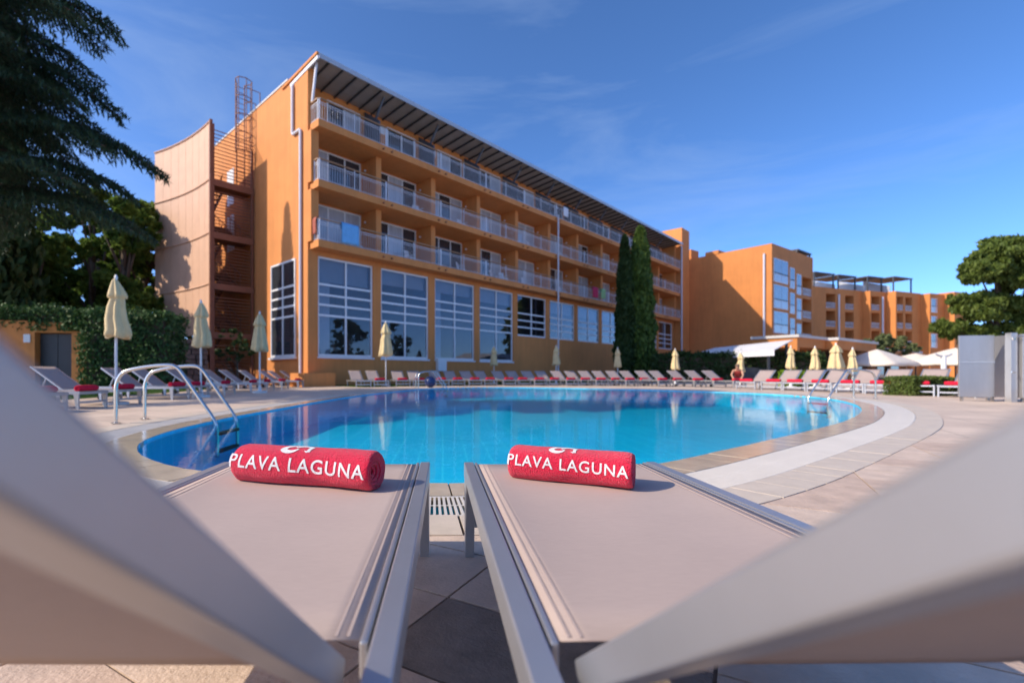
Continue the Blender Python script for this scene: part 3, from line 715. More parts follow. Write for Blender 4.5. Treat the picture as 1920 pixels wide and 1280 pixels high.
# plastic chairs on the balconies
def chair(loc, rz, label):
    t = empty('plastic_chair', loc, rz, label, 'chair', 'white plastic chairs on the hotel balconies')
    MB().box(-0.22, 0.22, -0.22, 0.22, 0.40, 0.44).build('seat', M['plastic'], t)
    MB().quadbox([(-0.22,0.19,0.44),(0.22,0.19,0.44),(0.22,0.23,0.44),(-0.22,0.23,0.44),(-0.2,0.29,0.88),(0.2,0.29,0.88),(0.2,0.33,0.88),(-0.2,0.33,0.88)]).build('backrest', M['plastic'], t)
    for x in (-0.2, 0.2):
        for y in (-0.2, 0.2): MB().bar((x, y, 0.41), (x*1.15, y*1.15, 0), 0.045).build('leg', M['plastic'], t)
        MB().bar((x*1.1, 0.25, 0.64), (x*1.1, -0.2, 0.62), 0.05, 0.03).build('armrest', M['plastic'], t)
    return t
for (s, z, r_) in ((2.9, ZA, 0.3), (6.6, ZA, 0.2), (7.2, ZB, -0.2), (10.9, ZA, 0.5), (11.0, ZB, 0.0), (14.2, ZA, 0.4), (15.2, ZA, -0.3), (17.9, ZA, 0.1), (18.6, ZB, 0.2), (22.9, ZA, 0.0), (23.2, ZB, 0.3), (10.8, ZT, 0.2), (19.0, ZT, 0.1), (31.2, ZT, 0.2), (44.4, ZT, 0.1)):
    chair(HW(s, 1.15, z), HA+r_, 'white plastic chair, %s floor balcony, %s bay from the hotel corner' % ({ZA: 'first', ZB: 'second', ZT: 'top'}[z], ORD[sum(c < s for c in cols_)-1])+(', by the partition' if s == 15.2 else ''))

# ------------------------------------------------------------------ sun loungers
LH = 0.303
def lounger_meshes(w, near):
    hw = w/2; out = []
    fm = M['frame_metal']; sm = M['sling'] if near else M['sling_far']; hy = -0.16
    f = MB()
    for sx in (-1, 1):
        x0, x1 = sorted((sx*hw, sx*(hw-0.032))); f.box(x0, x1, -0.95, 0.95, LH-0.05, LH)
        x0, x1 = sorted((sx*(hw-0.035), sx*(hw-0.045))); f.box(x0, x1, hy+0.02, 0.945, LH-0.045, LH-0.001)
    f.box(-hw+0.045, hw-0.045, 0.905, 0.94, LH-0.05, LH-0.012).box(-hw+0.032, hw-0.032, -0.95, -0.915, LH-0.05, LH-0.008)
    if not near: f.box(-hw+0.045, hw-0.045, hy-0.02, hy+0.012, LH-0.05, LH-0.012)
    out.append(('frame', f, fm, 0.003 if near else 0))
    for sx in (-1, 1):
        for y0, y1 in ((0.88, 0.935), (-0.80, -0.745)):
            x0, x1 = sorted((sx*hw-sx*0.001, sx*(hw-0.03))); l = MB()
            l.quadbox([(x0, y0+0.01, 0), (x1, y0+0.01, 0), (x1, y1, 0), (x0, y1, 0), (x0, y0-0.03, LH-0.05), (x1, y0-0.03, LH-0.05), (x1, y1, LH-0.05), (x0, y1, LH-0.05)])
            out.append(('leg', l, fm, 0.002 if near else 0))
    s_ = MB(); s_.box(-hw+0.03, hw-0.03, 0.895, 0.92, 0.10, 0.135); out.append(('stretcher', s_, fm, 0))
    st_ = MB(); rows = []
    for i in range(13):
        y = hy+0.03+(0.93-hy-0.03)*i/12; r = []
        for j in range(15):
            x = (-1+2*j/14)*(hw-0.046); u = abs(x)/(hw-0.046); e_ = min(i, 12-i)/6
            r.append((x, y, LH-0.004-0.010*(1-u**4)*min(1, e_*1.5)))
        rows.append(r)
    st_.grid(rows); out.append(('seat_sling', st_, sm, -1))
    if near:
        for sx in (-1, 1):
            for q in (0.060, 0.074):
                rr = [[], [], [], []]
                for i in range(25):
                    y = hy+0.035+(0.925-hy-0.035)*i/24; e_ = min(i, 24-i)/12; u = (hw-q)/(hw-0.046)
                    zs = LH-0.004-0.010*(1-u**4)*min(1, e_*1.5)
                    for k, (dx, dz) in enumerate(((-0.002, -0.003), (-0.002, 0.0009), (0.002, 0.0009), (0.002, -0.003))): rr[k].append((sx*(hw-q)+dx, y, zs+dz))
                out.append(('hem_seam', MB().grid(rr), sm, 0))
    return out, hw, hy, fm, sm
def backrest_meshes(hw, hy, ang, near, fm, sm):
    c, s = math.cos(ang), math.sin(ang); L = 0.77
    def T(x, d, h): return (x, hy-0.01-d*c+h*s, LH-0.02+d*s+h*c)
    f = MB(); bw = hw-0.055
    for sx in (-1, 1):
        x0, x1 = sorted((sx*bw, sx*(bw-0.030)))
        f.quadbox([T(x0, 0, -0.016), T(x1, 0, -0.016), T(x1, L, -0.016), T(x0, L, -0.016), T(x0, 0, 0.016), T(x1, 0, 0.016), T(x1, L, 0.016), T(x0, L, 0.016)])
    f.quadbox([T(-bw+0.03, L-0.03, -0.015), T(bw-0.03, L-0.03, -0.015), T(bw-0.03, L, -0.015), T(-bw+0.03, L, -0.015), T(-bw+0.03, L-0.03, 0.012), T(bw-0.03, L-0.03, 0.012), T(bw-0.03, L, 0.012), T(-bw+0.03, L, 0.012)])
    if not near: f.quadbox([T(-bw+0.03, 0.0, -0.015), T(bw-0.03, 0.0, -0.015), T(bw-0.03, 0.03, -0.015), T(-bw+0.03, 0.03, -0.015), T(-bw+0.03, 0.0, 0.010), T(bw-0.03, 0.0, 0.010), T(bw-0.03, 0.03, 0.010), T(-bw+0.03, 0.03, 0.010)])
    for sx in (() if near else (-1, 1)): f.bar(T(sx*(bw-0.045), 0.42, -0.02), (sx*(bw-0.045), hy-0.01-0.42*c-0.12, LH-0.04), 0.02)
    g = MB(); rows = []
    for i in range(9):
        r = []
        for j in range(11):
            x = (-1+2*j/10)*(bw-0.026); u = abs(x)/(bw-0.026); d0 = -0.04 if near else 0.01; d = d0+(L-0.01-d0)*i/8
            r.append(T(x, d, 0.014-0.012*(1-u**4)*math.sin(math.pi*i/8)))
        rows.append(r)
    g.grid(rows)
    return f, g
def make_lounger(w, ang, near):
    out, hw, hy, fm, sm = lounger_meshes(w, near); root = empty('sun_lounger')
    for nm, m_, mt_, bv in out:
        o = m_.build(nm, mt_, root, smooth=(bv == -1), bevel=max(bv, 0))
        if bv == -1: o.modifiers.new('t', 'SOLIDIFY').thickness = 0.002
    f, g = backrest_meshes(hw, hy, ang, near, fm, sm)
    br = f.build('backrest', fm, root, bevel=0.003 if near else 0)
    o = g.build('sling', sm, br, smooth=True); o.modifiers.new('t', 'SOLIDIFY').thickness = 0.0015
    for sx in (-1, 1):
        m_ = MB().tube([(sx*(hw-0.06), -0.83, 0.06), (sx*(hw-0.085), -0.83, 0.06)], 0.06, 14)
        m_.build('wheel', M['rubber'], root)
    return root
la = make_lounger(0.695, R(38), True); la.location = (-0.395, 1.6245-0.945, 0); la.rotation_euler = (0, 0, R(-0.3))
tag(la, 'taupe sling sun lounger with silver frame under the longer rolled towel', 'sun lounger')
lb = make_lounger(0.645, R(36.9), True); lb.location = (0.083+0.3225, 1.6245-0.945, 0); lb.rotation_euler = (0, 0, R(0.7))
tag(lb, 'taupe sling sun lounger with silver frame under the shorter rolled towel', 'sun lounger')
proto = make_lounger(0.68, R(35), False)
G1 = 'loungers lined up beside the escape stair'; G2 = 'loungers lined up along the hotel front'; G3 = 'sunlit loungers lined up towards the shower'
L1 = 'lounger from the hotel corner in the stair row'; L2 = 'lounger from the hotel corner along the hotel front'; L3 = 'sunlit lounger from the low hedge'
spots = []
for y in (7.45, 8.35, 9.35, 11.3, 12.3, 13.9, 15.9, 17.0, 18.7, 20.6, 21.9, 23.4): spots.append((-7.0+rnd.uniform(-0.06, 0.06), y, (1, rnd.uniform(-0.06, 0.02)), G1, L1, 1))
pairs = [(-3.1,21.25),(-1.45,22.45),(0.36,23.45),(1.96,23.75),(3.64,23.9),(5.18,23.9),(6.67,23.65),(8.03,23.4),(9.29,22.95),(10.45,22.15)]
for i, (x, y) in enumerate(pairs):
    a = R(16) if i else R(24)
    d = (math.sin(a), -math.cos(a)); px, py = -d[1], d[0]
    for q in (-0.40, 0.40): spots.append((x+px*q-d[0]*0.85, y+py*q-d[1]*0.85, d, G2, L2, 1 if not (i == 0 and q < 0) else 0))
for x, y in ((11.32, 21.35), (11.85, 20.75), (12.3, 20.1)): spots.append((x-0.24, y+0.82, (0.28, -0.96), G2, L2, 1))
for x, y in ((11.45, 18.3), (11.85, 17.45), (12.05, 16.6), (12.25, 15.75), (12.4, 14.75), (12.55, 13.9), (12.7, 12.95), (12.85, 12.1)):
    spots.append((x+0.80, y+0.50, (-0.85, -0.53), G3, L3, 1))
# rolled towel, plain for the far rows
def sway(x): return 0.007*math.sin(x*9+0.8)+0.003*math.sin(x*23)
def roll_mesh(L, rw, rh, seg, ring, far):
    m_ = MB(); rows = []
    for i in range(seg+1):
        u = i/seg; x = -L/2+L*u; e = min(u, 1-u)*L; k = min(1, (e/0.014))**0.5 if e < 0.014 else 1
        k = 0.88+0.12*k; r = []
        for j in range(ring+1):
            t = 2*math.pi*j/ring; wob = 1+(0 if far else 0.055*noise.noise(Vector((x*9, math.cos(t)*2, math.sin(t)*2+5)))+0.012*noise.noise(Vector((x*40, math.cos(t)*7, math.sin(t)*7))))
            y = math.cos(t)*rw*k*wob; z = math.sin(t)*rh*k*wob
            z = max(z, -rh*0.86)+rh*0.86
            r.append((x, y+(0 if far else sway(x)), z))
        rows.append(r)
    m_.grid(rows)
    # rolled ends: a spiral of layers sunk into the roll
    for sx in (-1, 1):
        o = len(m_.v); N_ = 40 if not far else 16
        sp = []
        for i in range(N_+1):
            t = i/N_*math.pi*2*(3.2 if not far else 1.5); q = 0.86*(1-i/N_*0.82)
            sp.append((math.cos(t*sx+0.6)*rw*q*0.98, math.sin(t*sx+0.6)*rh*q*0.95+rh*0.86))
        m_.tube([(sx*(L/2-0.006-0.012*(i/N_)), y+(0 if far else sway(sx*L/2)), max(z, 0.012)) for i, (y, z) in enumerate(sp)], 0.0042 if not far else 0.012, 6)
        c = len(m_.v); m_.v.append((sx*(L/2-(0.016 if far else 0.026)), 0, rh*0.86)); base = (seg if sx > 0 else 0)*(ring+1)
        for j in range(ring): m_.f.append((base+j, base+j+1, c) if sx > 0 else (base+j+1, base+j, c))
    return m_
far_roll = roll_mesh(0.46, 0.062, 0.058, 8, 14, True).mesh('rolled_towel', M['terry_far'], True)
first = True; cnt_ = {}
for g_ in (G1, G3):
    spots = [q for q in spots if q[3] != g_]+[q for q in spots if q[3] == g_][::-1]
for (x, y, d, g_, lab, tw) in spots:
    o = proto if first else copy_tree(proto); first = False
    o.location = (x, y, 0); o.rotation_euler = (0, 0, face_dir(*d)); k = cnt_[g_] = cnt_.get(g_, -1)+1; tag(o, ORD[k]+' taupe '+lab, 'sun lounger', g_)
    if tw:
        t = link('rolled_towel', far_roll, None, (x+d[0]*0.80+rnd.uniform(-.03, .03), y+d[1]*0.80, LH-0.006), face_dir(*d)+rnd.uniform(-0.12, 0.12))
        tag(t, 'red rolled towel on the '+ORD[k]+' '+lab, 'towel', 'red towels on '+g_)
for x, lab in ((-0.42, 'unseen taupe lounger added for shade behind the one with the longer towel'), (0.42, 'unseen taupe lounger added for shade behind the one with the shorter towel')):
    o = copy_tree(proto); o.location = (x, -1.45, 0); o.rotation_euler = (0, 0, math.pi); tag(o, lab, 'sun lounger'); del o['group']  # unseen pair behind the camera, added to shade the paving there
lone = copy_tree(proto); del lone['group']; lone.location = (12.1, 8.75, 0); lone.rotation_euler = (0, 0, face_dir(-0.95, -0.3)); tag(lone, 'taupe sun lounger standing alone in front of the steel shower panels', 'sun lounger')
t = link('rolled_towel', far_roll, None, (11.34, 8.51, LH-0.006), face_dir(-0.95, -0.3)); tag(t, 'red rolled towel on the lounger in front of the steel shower panels', 'towel')

# the two lettered towels
def lettered(loc, rz, L, r, size, label):
    root = roll_mesh(L, r*1.06, r, 70, 56, False).build('rolled_towel', M['terry'], smooth=True)
    root.location = loc; root.rotation_euler = (0, 0, rz); tag(root, label, 'towel')
    def wrap(me, a0, skew=0.0, lift=0.0012):
        for v in me.vertices:
            x, yy = v.co.x, v.co.y; t = a0-(-yy)/r*-1 if False else a0+yy/r   # yy up the front of the roll
            t = math.pi+ (math.pi/2-t) if False else t
            k = 1+lift/r
            nz_ = 1+0.055*noise.noise(Vector((x*9, -math.cos(t)*2, math.sin(t)*2+5)))+0.012*noise.noise(Vector((x*40, -math.cos(t)*7, math.sin(t)*7)))
            v.co = Vector((x, -math.cos(t)*r*1.06*k*nz_+sway(x), math.sin(t)*r*k*nz_+r*0.86))
    def text_mesh(body, sz, space):
        cu = bpy.data.curves.new('lettering', 'FONT'); cu.body = body; cu.size = sz; cu.align_x = 'CENTER'; cu.space_character = space; cu.resolution_u = 4; cu.offset = sz*0.012
        to = bpy.data.objects.new('tmp', cu); col.objects.link(to)
        bpy.context.view_layer.update()
        me = bpy.data.meshes.new_from_object(to.evaluated_get(bpy.context.evaluated_depsgraph_get())); bpy.data.objects.remove(to)
        bm = bmesh.new(); bm.from_mesh(me); bmesh.ops.triangulate(bm, faces=bm.faces)
        bmesh.ops.subdivide_edges(bm, edges=[e for e in bm.edges if e.calc_length() > 0.006], cuts=2)
        bmesh.ops.triangulate(bm, faces=bm.faces); bm.to_mesh(me); bm.free(); return me
    me = text_mesh('PLAVA LAGUNA', size, 1.12)
    xs = [v.co.x for v in me.vertices]; sc = (L*0.97)/(max(xs)-min(xs)); cx_ = (max(xs)+min(xs))/2
    for v in me.vertices: v.co.x = (v.co.x-cx_)*sc-L*0.012; v.co.y = v.co.y-size*0.3-0.012*(v.co.x/L)
    wrap(me, R(10)); me.materials.clear(); me.materials.append(M['print'])
    bm = bmesh.new(); bm.from_mesh(me); seen = set(); isl = []
    for v0 in bm.verts:
        if v0 in seen: continue
        st_ = [v0]; grp = []; seen.add(v0)
        while st_:
            v = st_.pop(); grp.append(v)
            for e in v.link_edges:
                w = e.other_vert(v)
                if w not in seen: seen.add(w); st_.append(w)
        isl.append(grp)
    for grp in isl:
        ix = {v: i for i, v in enumerate(grp)}; l_ = MB(); l_.v = [tuple(v.co) for v in grp]
        l_.f = [tuple(ix[v] for v in f.verts) for f in bm.faces if f.verts[0] in ix]
        l_.build('letter', M['print'], root)
    bm.free()
    # curled emblem on top: a hooked body with a round eye and a short tail stroke
    m_ = MB()
    def stroke(pts, ws):
        rows = [[], []]
        P = [Vector(p) for p in pts]
        for i in range(len(P)):
            d = (P[min(i+1, len(P)-1)]-P[max(i-1, 0)]).normalized(); q = Vector((-d.y, d.x))*ws[i]/2
            rows[0].append((*(P[i]+q), 0)); rows[1].append((*(P[i]-q), 0))
        m_.grid(rows)
    e = size*0.034/0.036
    A = [(e*(-0.62+0.42*math.cos(t)), e*(0.05+0.36*math.sin(t))) for t in [R(60+i*15) for i in range(21)]]
    stroke(A, [e*(0.10+0.26*math.sin(math.pi*min(1, i/20))) for i in range(21)])
    Bp = [(e*(-0.45+i*0.062), e*(0.30+0.16*math.sin(i/16*math.pi)-0.0*i)) for i in range(17)]
    stroke(Bp, [e*(0.30-0.008*i) for i in range(17)])
    Cc = [(e*(0.50-0.06*math.sin(i/8*math.pi)), e*(0.38-0.085*i)) for i in range(9)]
    stroke(Cc, [e*(0.26-0.012*i) for i in range(9)])
    Dd = [(e*(0.44-0.035*i), e*(-0.30+0.02*i)) for i in range(7)]
    stroke(Dd, [e*(0.16-0.018*i) for i in range(7)])
    me = m_.mesh('emblem', M['print'])
    for v in me.vertices: v.co.x = v.co.x*1.05-0.004; v.co.y *= 0.8
    wrap(me, R(66), lift=0.0016)
    o = bpy.data.objects.new('emblem', me); col.objects.link(o); o.parent = root
lettered((-0.378, 1.35, LH-0.008), R(-18), 0.43, 0.0535, 0.052, 'longer red rolled towel lettered in white on the taupe lounger')
lettered((0.362, 1.372, LH-0.008), R(-27), 0.338, 0.0495, 0.043, 'shorter red rolled towel lettered in white, turned askew on its lounger')

# ------------------------------------------------------------------ pool ladders
def smooth_path(pts, n=6):
    P = [Vector(p) for p in pts]; out = []
    for i in range(len(P)-1):
        p0, p1, p2, p3 = P[max(i-1, 0)], P[i], P[i+1], P[min(i+2, len(P)-1)]
        for j in range(n):
            t = j/n; out.append(0.5*((2*p1)+(p2-p0)*t+(2*p0-5*p1+4*p2-p3)*t*t+(3*p1-p0-3*p2+p3)*t**3))
    return out+[P[-1]]
def ladder(loc, rz, label, gap=0.56):
    t = empty('pool_ladder', loc, rz, label, 'pool ladder')
    for y in (-gap/2, gap/2):
        m_ = MB().tube(smooth_path([(0, y, 0), (0, y, 0.25), (0.005, y, 0.46), (0.06, y, 0.585), (0.16, y, 0.64), (0.40, y, 0.685), (0.62, y, 0.70), (0.73, y, 0.67), (0.82, y, 0.56), (1.0, y, 0.30), (1.14, y, 0.10), (1.20, y, -0.03), (1.21, y, -0.2), (1.21, y, -0.40)]), 0.0215, 12)
        h = m_.build('handrail', M['steel'], t, smooth=True)
        MB().lathe([(0.055, 0.006), (0.055, 0.014), (0.03, 0.02)], 16, (0, y, 0)).build('flange', M['steel'], h)
    for z in (-0.12, -0.33): MB().box(1.17, 1.25, -gap/2+0.02, gap/2-0.02, z-0.02, z+0.01).build('step', M['rubber'], t)
    return t
ladder((-3.9, 6.05, 0), 0, 'polished steel pool ladder beside the escape stair loungers')
ladder((-1.05, 19.75, 0), R(14), 'polished steel pool ladder next to a dark blue ball')
ladder((10.25, 11.75, 0.0), R(184), 'steel pool ladder at the rounded end of the pool by the hedge')
bl = MB(); pr = [(math.sin(math.pi*i/12)*0.24, 0.24-math.cos(math.pi*i/12)*0.24) for i in range(1, 12)]
tag(bl.lathe(pr, 20).build('ball', M['blue_ball'], smooth=True), 'dark blue ball on the pool edge under the steel ladder', 'ball').location = (-0.52, 20.3, 0.008)

# ------------------------------------------------------------------ closed umbrellas
def umbrella(loc, H, CL, label, group, rot=0, lean=0.0, wide=1.0):
    t = empty('closed_parasol', loc, rot, label, 'parasol', group)
    MB().tube([(0, 0, 0.05), (0, 0, H)], 0.024*wide, 10).build('pole', M['pole'], t)
    MB().lathe([(0.22, 0.0), (0.22, 0.05), (0.06, 0.07), (0.04, 0.2)], 14).build('base', M['pole'], t)
    z0 = H-CL; ph = rnd.uniform(0, 6)
    def fold(a, z, j): return 1+0.20*math.cos(6*a+ph)+0.07*math.cos(11*a+ph*2)
    pr = [(0.17, z0+0.00), (0.20, z0+0.02), (0.19, z0+0.12*CL), (0.165, z0+0.30*CL), (0.135, z0+0.50*CL), (0.115, z0+0.62*CL), (0.108, z0+0.655*CL), (0.15, z0+0.665*CL), (0.14, z0+0.72*CL), (0.095, z0+0.84*CL), (0.05, z0+0.94*CL), (0.02, z0+0.985*CL)]
    pr = [(r_*wide*CL/1.1, z) for r_, z in pr]
    m_ = MB().lathe(pr, 36, fn=fold)
    m_.v = [(x+lean*(H-z)+0.02*math.sin(z*9+ph), y, z+0.03*math.sin(3*math.atan2(y, x)+ph)*(1 if z < z0+0.05 else 0)) for x, y, z in m_.v]
    c = m_.build('canopy', M['umb'], t, smooth=True)
    MB().lathe([(0.03, H-0.03), (0.032, H+0.01), (0.012, H+0.06)], 10).build('finial', M['pole'], t)
GU = 'closed cream parasols around the pool'
umbrella((-6.35, 9.4, 0), 2.46, 1.16, 'closed cream parasol behind the polished pool ladder', GU, 0.3, 0.02)
umbrella((-6.15, 12.3, 0), 2.42, 1.15, 'closed cream parasol in front of the curved screen', GU, 1.2, 0.03)
umbrella((-5.75, 15.2, 0), 2.5, 1.2, 'closed cream parasol in front of the hall corner window', GU, 2.0, -0.02)
umbrella((-2.62, 22.3, 0), 2.95, 1.55, 'tall closed cream parasol in front of the second hall window', GU, 2.6, 0.0)
for ui, (x, y, H) in enumerate(((2.95, 27.8, 2.14), (6.45, 27.5, 2.16), (9.95, 27.5, 2.04), (12.5, 26.0, 1.9))):
    umbrella((x, y, 0), H, 1.08, ('closed cream parasol in front of the fourth tall hall window', 'closed cream parasol beside the white drain pipe on the hotel front', 'closed cream parasol in front of the cypresses', 'closed cream parasol in front of the long dark hedge')[ui], GU, rnd.uniform(0, 3))
for ui, (x, y, H) in enumerate(((14.3, 23.2, 1.6), (14.9, 20.7, 1.74), (15.55, 20.2, 1.69))):
    umbrella((x, y, 0), H, 0.92, ('closed cream parasol under the end of the white awning', 'closed cream parasol in front of the pavilion window', 'closed cream parasol next to the lime shrub')[ui], GU, rnd.uniform(0, 3))
umbrella((16.1, 19.8, 0), 1.8, 1.02, 'thick closed cream parasol in front of the pavilion post', GU, 0.4, 0, 1.35)
umbrella((15.6, 18.4, 0), 1.54, 0.84, 'closed cream parasol next to the open white parasols', GU, 1.4)

# open white parasols of the terrace
def open_parasol(loc, w, ze, za, label):
    t = empty('open_parasol', loc, R(20), label, 'parasol', 'open white terrace parasols')
    h = w/2; m_ = MB(); N_ = 8
    rows = []
    for i in range(7):
        f_ = i/6; r = []
        for j in range(33):
            a = j/32*2*math.pi; sq = 1/max(abs(math.cos(a)), abs(math.sin(a))); sq = min(sq, 1.3)
            rr = h*f_*sq; r.append((rr*math.cos(a), rr*math.sin(a), za-(za-ze)*f_**1.1-0.06*f_*(abs(math.sin(4*a)))))
        rows.append(r)
    rows.append([(x*1.0, y*1.0, z-0.22) for x, y, z in rows[-1]])
    m_.grid(rows).build('canopy', M['umb_white'], t, smooth=True).modifiers.new('t', 'SOLIDIFY').thickness = 0.01
    MB().tube([(0, 0, 0), (0, 0, za-0.02)], 0.05, 10).build('pole', M['dark_steel'], t)
    MB().box(-0.4, 0.4, -0.4, 0.4, 0, 0.08).build('base', M['dark_steel'], t)
    for a in range(4): q = R(45+90*a); MB().bar((0, 0, za-0.75), (h*0.75*math.cos(q), h*0.75*math.sin(q), ze+0.25), 0.04).build('rib', M['dark_steel'], t)
open_parasol((38.6, 43, 0), 4.5, 1.5, 2.75, 'white open parasol in front of the olive tree')
open_parasol((44.5, 45.5, 0), 4.6, 1.62, 2.5, 'white open parasol mostly hidden behind two others')
open_parasol((44.0, 41.5, 0), 5.4, 1.55, 2.8, 'widest white open parasol beside the steel shower panels')

# ------------------------------------------------------------------ pavilion, awning
pav = empty('pavilion', (27.86, 38, 0), math.atan2(.574, .819), 'low orange pavilion with pale flat roof edge and dark glazed front', 'building')
def pavblock(s0, s1, t, z, piers):
    b = MB(); b.box(s0, s1, t, t+3.2, z-0.75, z); b.box(s0, s1, t+2.2, t+3.2, 0, z-0.75)
    for a, c in piers: b.box(a, c, t, t+0.5, 0, z-0.75)
    b.build('wall', M['stucco_far'], pav)
    MB().box(s0-0.12, s1+0.12, t-0.15, t+3.3, z, z+0.22).build('roof_edge', M['roof_white'], pav)
    MB().box(s0+0.3, s1-0.2, t+2.1, t+2.19, 0.1, z-0.8).build('glazing', M['dark_glass'], pav)
pavblock(0, 6.1, 0, 3.45, [(0, 0.45)])
pavblock(6.1, 17, -0.8, 3.42, [(6.1, 6.6), (9.2, 9.7), (16.4, 17)])
pavblock(17.0, 42, 0.6, 3.2, [(22, 22.5), (28, 28.5), (35, 35.5)])
aw = empty('awning', (18.6, 35.5, 0), 0, 'wide white fabric awning on black posts beside the dark hedge', 'awning')
A = [(0, 0.6, 1.98), (1.9, -5.6, 2.02), (4.2, -4.0, 2.75), (2.6, 2.2, 2.55)]
MB().quadbox([(x, y, z) for x, y, z in A]+[(x, y, z+0.05) for x, y, z in A]).build('fabric', M['awning'], aw)
MB().quadbox([(A[0][0], A[0][1], 1.66), (A[1][0], A[1][1], 1.70), (A[1][0]+.04, A[1][1]+.03, 1.70), (A[0][0]+.04, A[0][1]+.03, 1.66), (A[0][0], A[0][1], 1.97), (A[1][0], A[1][1], 2.01), (A[1][0]+.04, A[1][1]+.03, 2.01), (A[0][0]+.04, A[0][1]+.03, 1.97)]).build('valance', M['awning'], aw)
for x, y, z in ((0.3, 0.4, 1.95), (1.95, -5.0, 2.0), (4.0, -3.7, 2.6), (2.6, 1.8, 2.4), (1.1, -2.4, 2.0)): MB().bar((x, y, 0), (x, y, z), 0.12).build('post', M['dark_steel'], aw)
MB().box(1.2, 4.0, -3.4, 0.5, 0, 1.0).build('bar_counter', M['dark_steel'], aw)
# shower panels
sh = empty('shower_cabin', (11.2, 10.5, 0), R(-3), 'brushed steel shower cabin panels with a column between them', 'shower')
def panel(x0, x1, y0, y1, z0=0.09, z1=1.42):
    d = Vector((x1-x0, y1-y0)).normalized(); n_ = Vector((-d.y, d.x))*0.02
    q = [Vector((x0, y0))-n_, Vector((x1, y1))-n_, Vector((x1, y1))+n_, Vector((x0, y0))+n_]
    p_ = MB().quadbox([(*v, z0) for v in q]+[(*v, z1) for v in q]).build('panel', M['steel_panel'], sh, bevel=0.006)
    MB().quadbox([(*(v*1.0-n_*0.6), 0.83) for v in q[:2]]+[(*(v-n_*0.2), 0.83) for v in q[1::-1]]+[(*(v-n_*0.6), 0.86) for v in q[:2]]+[(*(v-n_*0.2), 0.86) for v in q[1::-1]]).build('seam', M['fascia'], p_)
    for v in (q[0]*0.93+q[1]*0.07, q[0]*0.07+q[1]*0.93): MB().bar((v.x, v.y, 0), (v.x, v.y, z0+0.02), 0.04).build('foot', M['steel'], p_)
panel(0, 0.62, 0, -0.1); panel(0.86, 1.02, -0.45, 0.5); panel(1.04, 1.9, -0.5, -0.62); panel(1.06, 1.9, 0.5, 0.45)
MB().box(0.68, 0.80, -0.38, -0.26, 0, 1.45).build('column', M['steel_panel'], sh)
MB().tube([(0.74, -0.4, 0.62), (0.60, -0.46, 0.63)], 0.012, 8).build('tap', M['steel'], sh)
MB().tube(smooth_path([(0.74, -0.39, 1.3), (0.74, -0.45, 1.36), (0.76, -0.6, 1.36)]), 0.012, 8).build('shower_arm', M['steel'], sh)

# lamp post on the terrace
lp = empty('terrace_lamp', (17.2, 16.6, 0), 0, 'short white terrace lamp post with a flat forked head', 'lamp')
MB().tube([(0, 0, 0), (0, 0, 1.2)], 0.075, 12).build('post', M['pole'], lp)
MB().tube(smooth_path([(-0.28, 0, 1.27), (-0.12, 0, 1.2), (0.12, 0, 1.2), (0.28, 0, 1.27)]), 0.03, 8).build('head', M['fascia'], lp)

# ------------------------------------------------------------------ ivy hut at the left
hut = empty('garden_hut', (-14.5, 18, 0), R(8), 'small orange hut with dark grey double doors and ivy on its roof', 'hut')
MB().box(-2.6, -0.62, 0, 3, 0, 2.55).box(0.62, 1.5, 0, 3, 0, 2.2).box(-0.62, 0.62, 0, 3, 2.12, 2.5).box(-0.62, 0.62, 0.35, 3, 0, 2.12).build('wall', M['stucco'], hut)
for x0, x1 in ((-0.60, -0.01), (0.01, 0.60)): MB().box(x0, x1, 0.28, 0.34, 0.03, 2.1).build('door', M['door_grey'], hut)
MB().box(-0.98, -0.76, -0.03, -0.004, 1.75, 2.05).build('notice', M['plastic'], hut)

# ------------------------------------------------------------------ vegetation
def leaves(m_, pts, size, asp=1.6, up=0.3, rg=rnd):
    for p in pts:
        a = rg.uniform(0, 6.283); b_ = rg.gauss(up, 0.5); s_ = size*rg.uniform(0.6, 1.3)
        d = Vector((math.cos(a)*math.cos(b_), math.sin(a)*math.cos(b_), math.sin(b_)))
        q = d.cross(Vector((rg.uniform(-1, 1), rg.uniform(-1, 1), rg.uniform(-1, 1))))
        if q.length < 1e-3: continue
        q.normalize(); o = len(m_.v); p = Vector(p)
        m_.v += [tuple(p-d*s_*asp/2), tuple(p+q*s_*0.42), tuple(p+d*s_*asp/2), tuple(p-q*s_*0.42)]; m_.f.append((o, o+1, o+2, o+3))
def blob_points(c, r, n_, rg, shell=0.55):
    out = []
    while len(out) < n_:
        v = Vector((rg.gauss(0, 1), rg.gauss(0, 1), rg.gauss(0, 1))).normalized(); k = rg.uniform(shell, 1)
        k *= 0.78+0.35*noise.noise(v*2.3+Vector(c))+0.12*noise.noise(v*6+Vector(c))
        out.append((c[0]+v.x*r[0]*k, c[1]+v.y*r[1]*k, c[2]+v.z*r[2]*k))
    return out
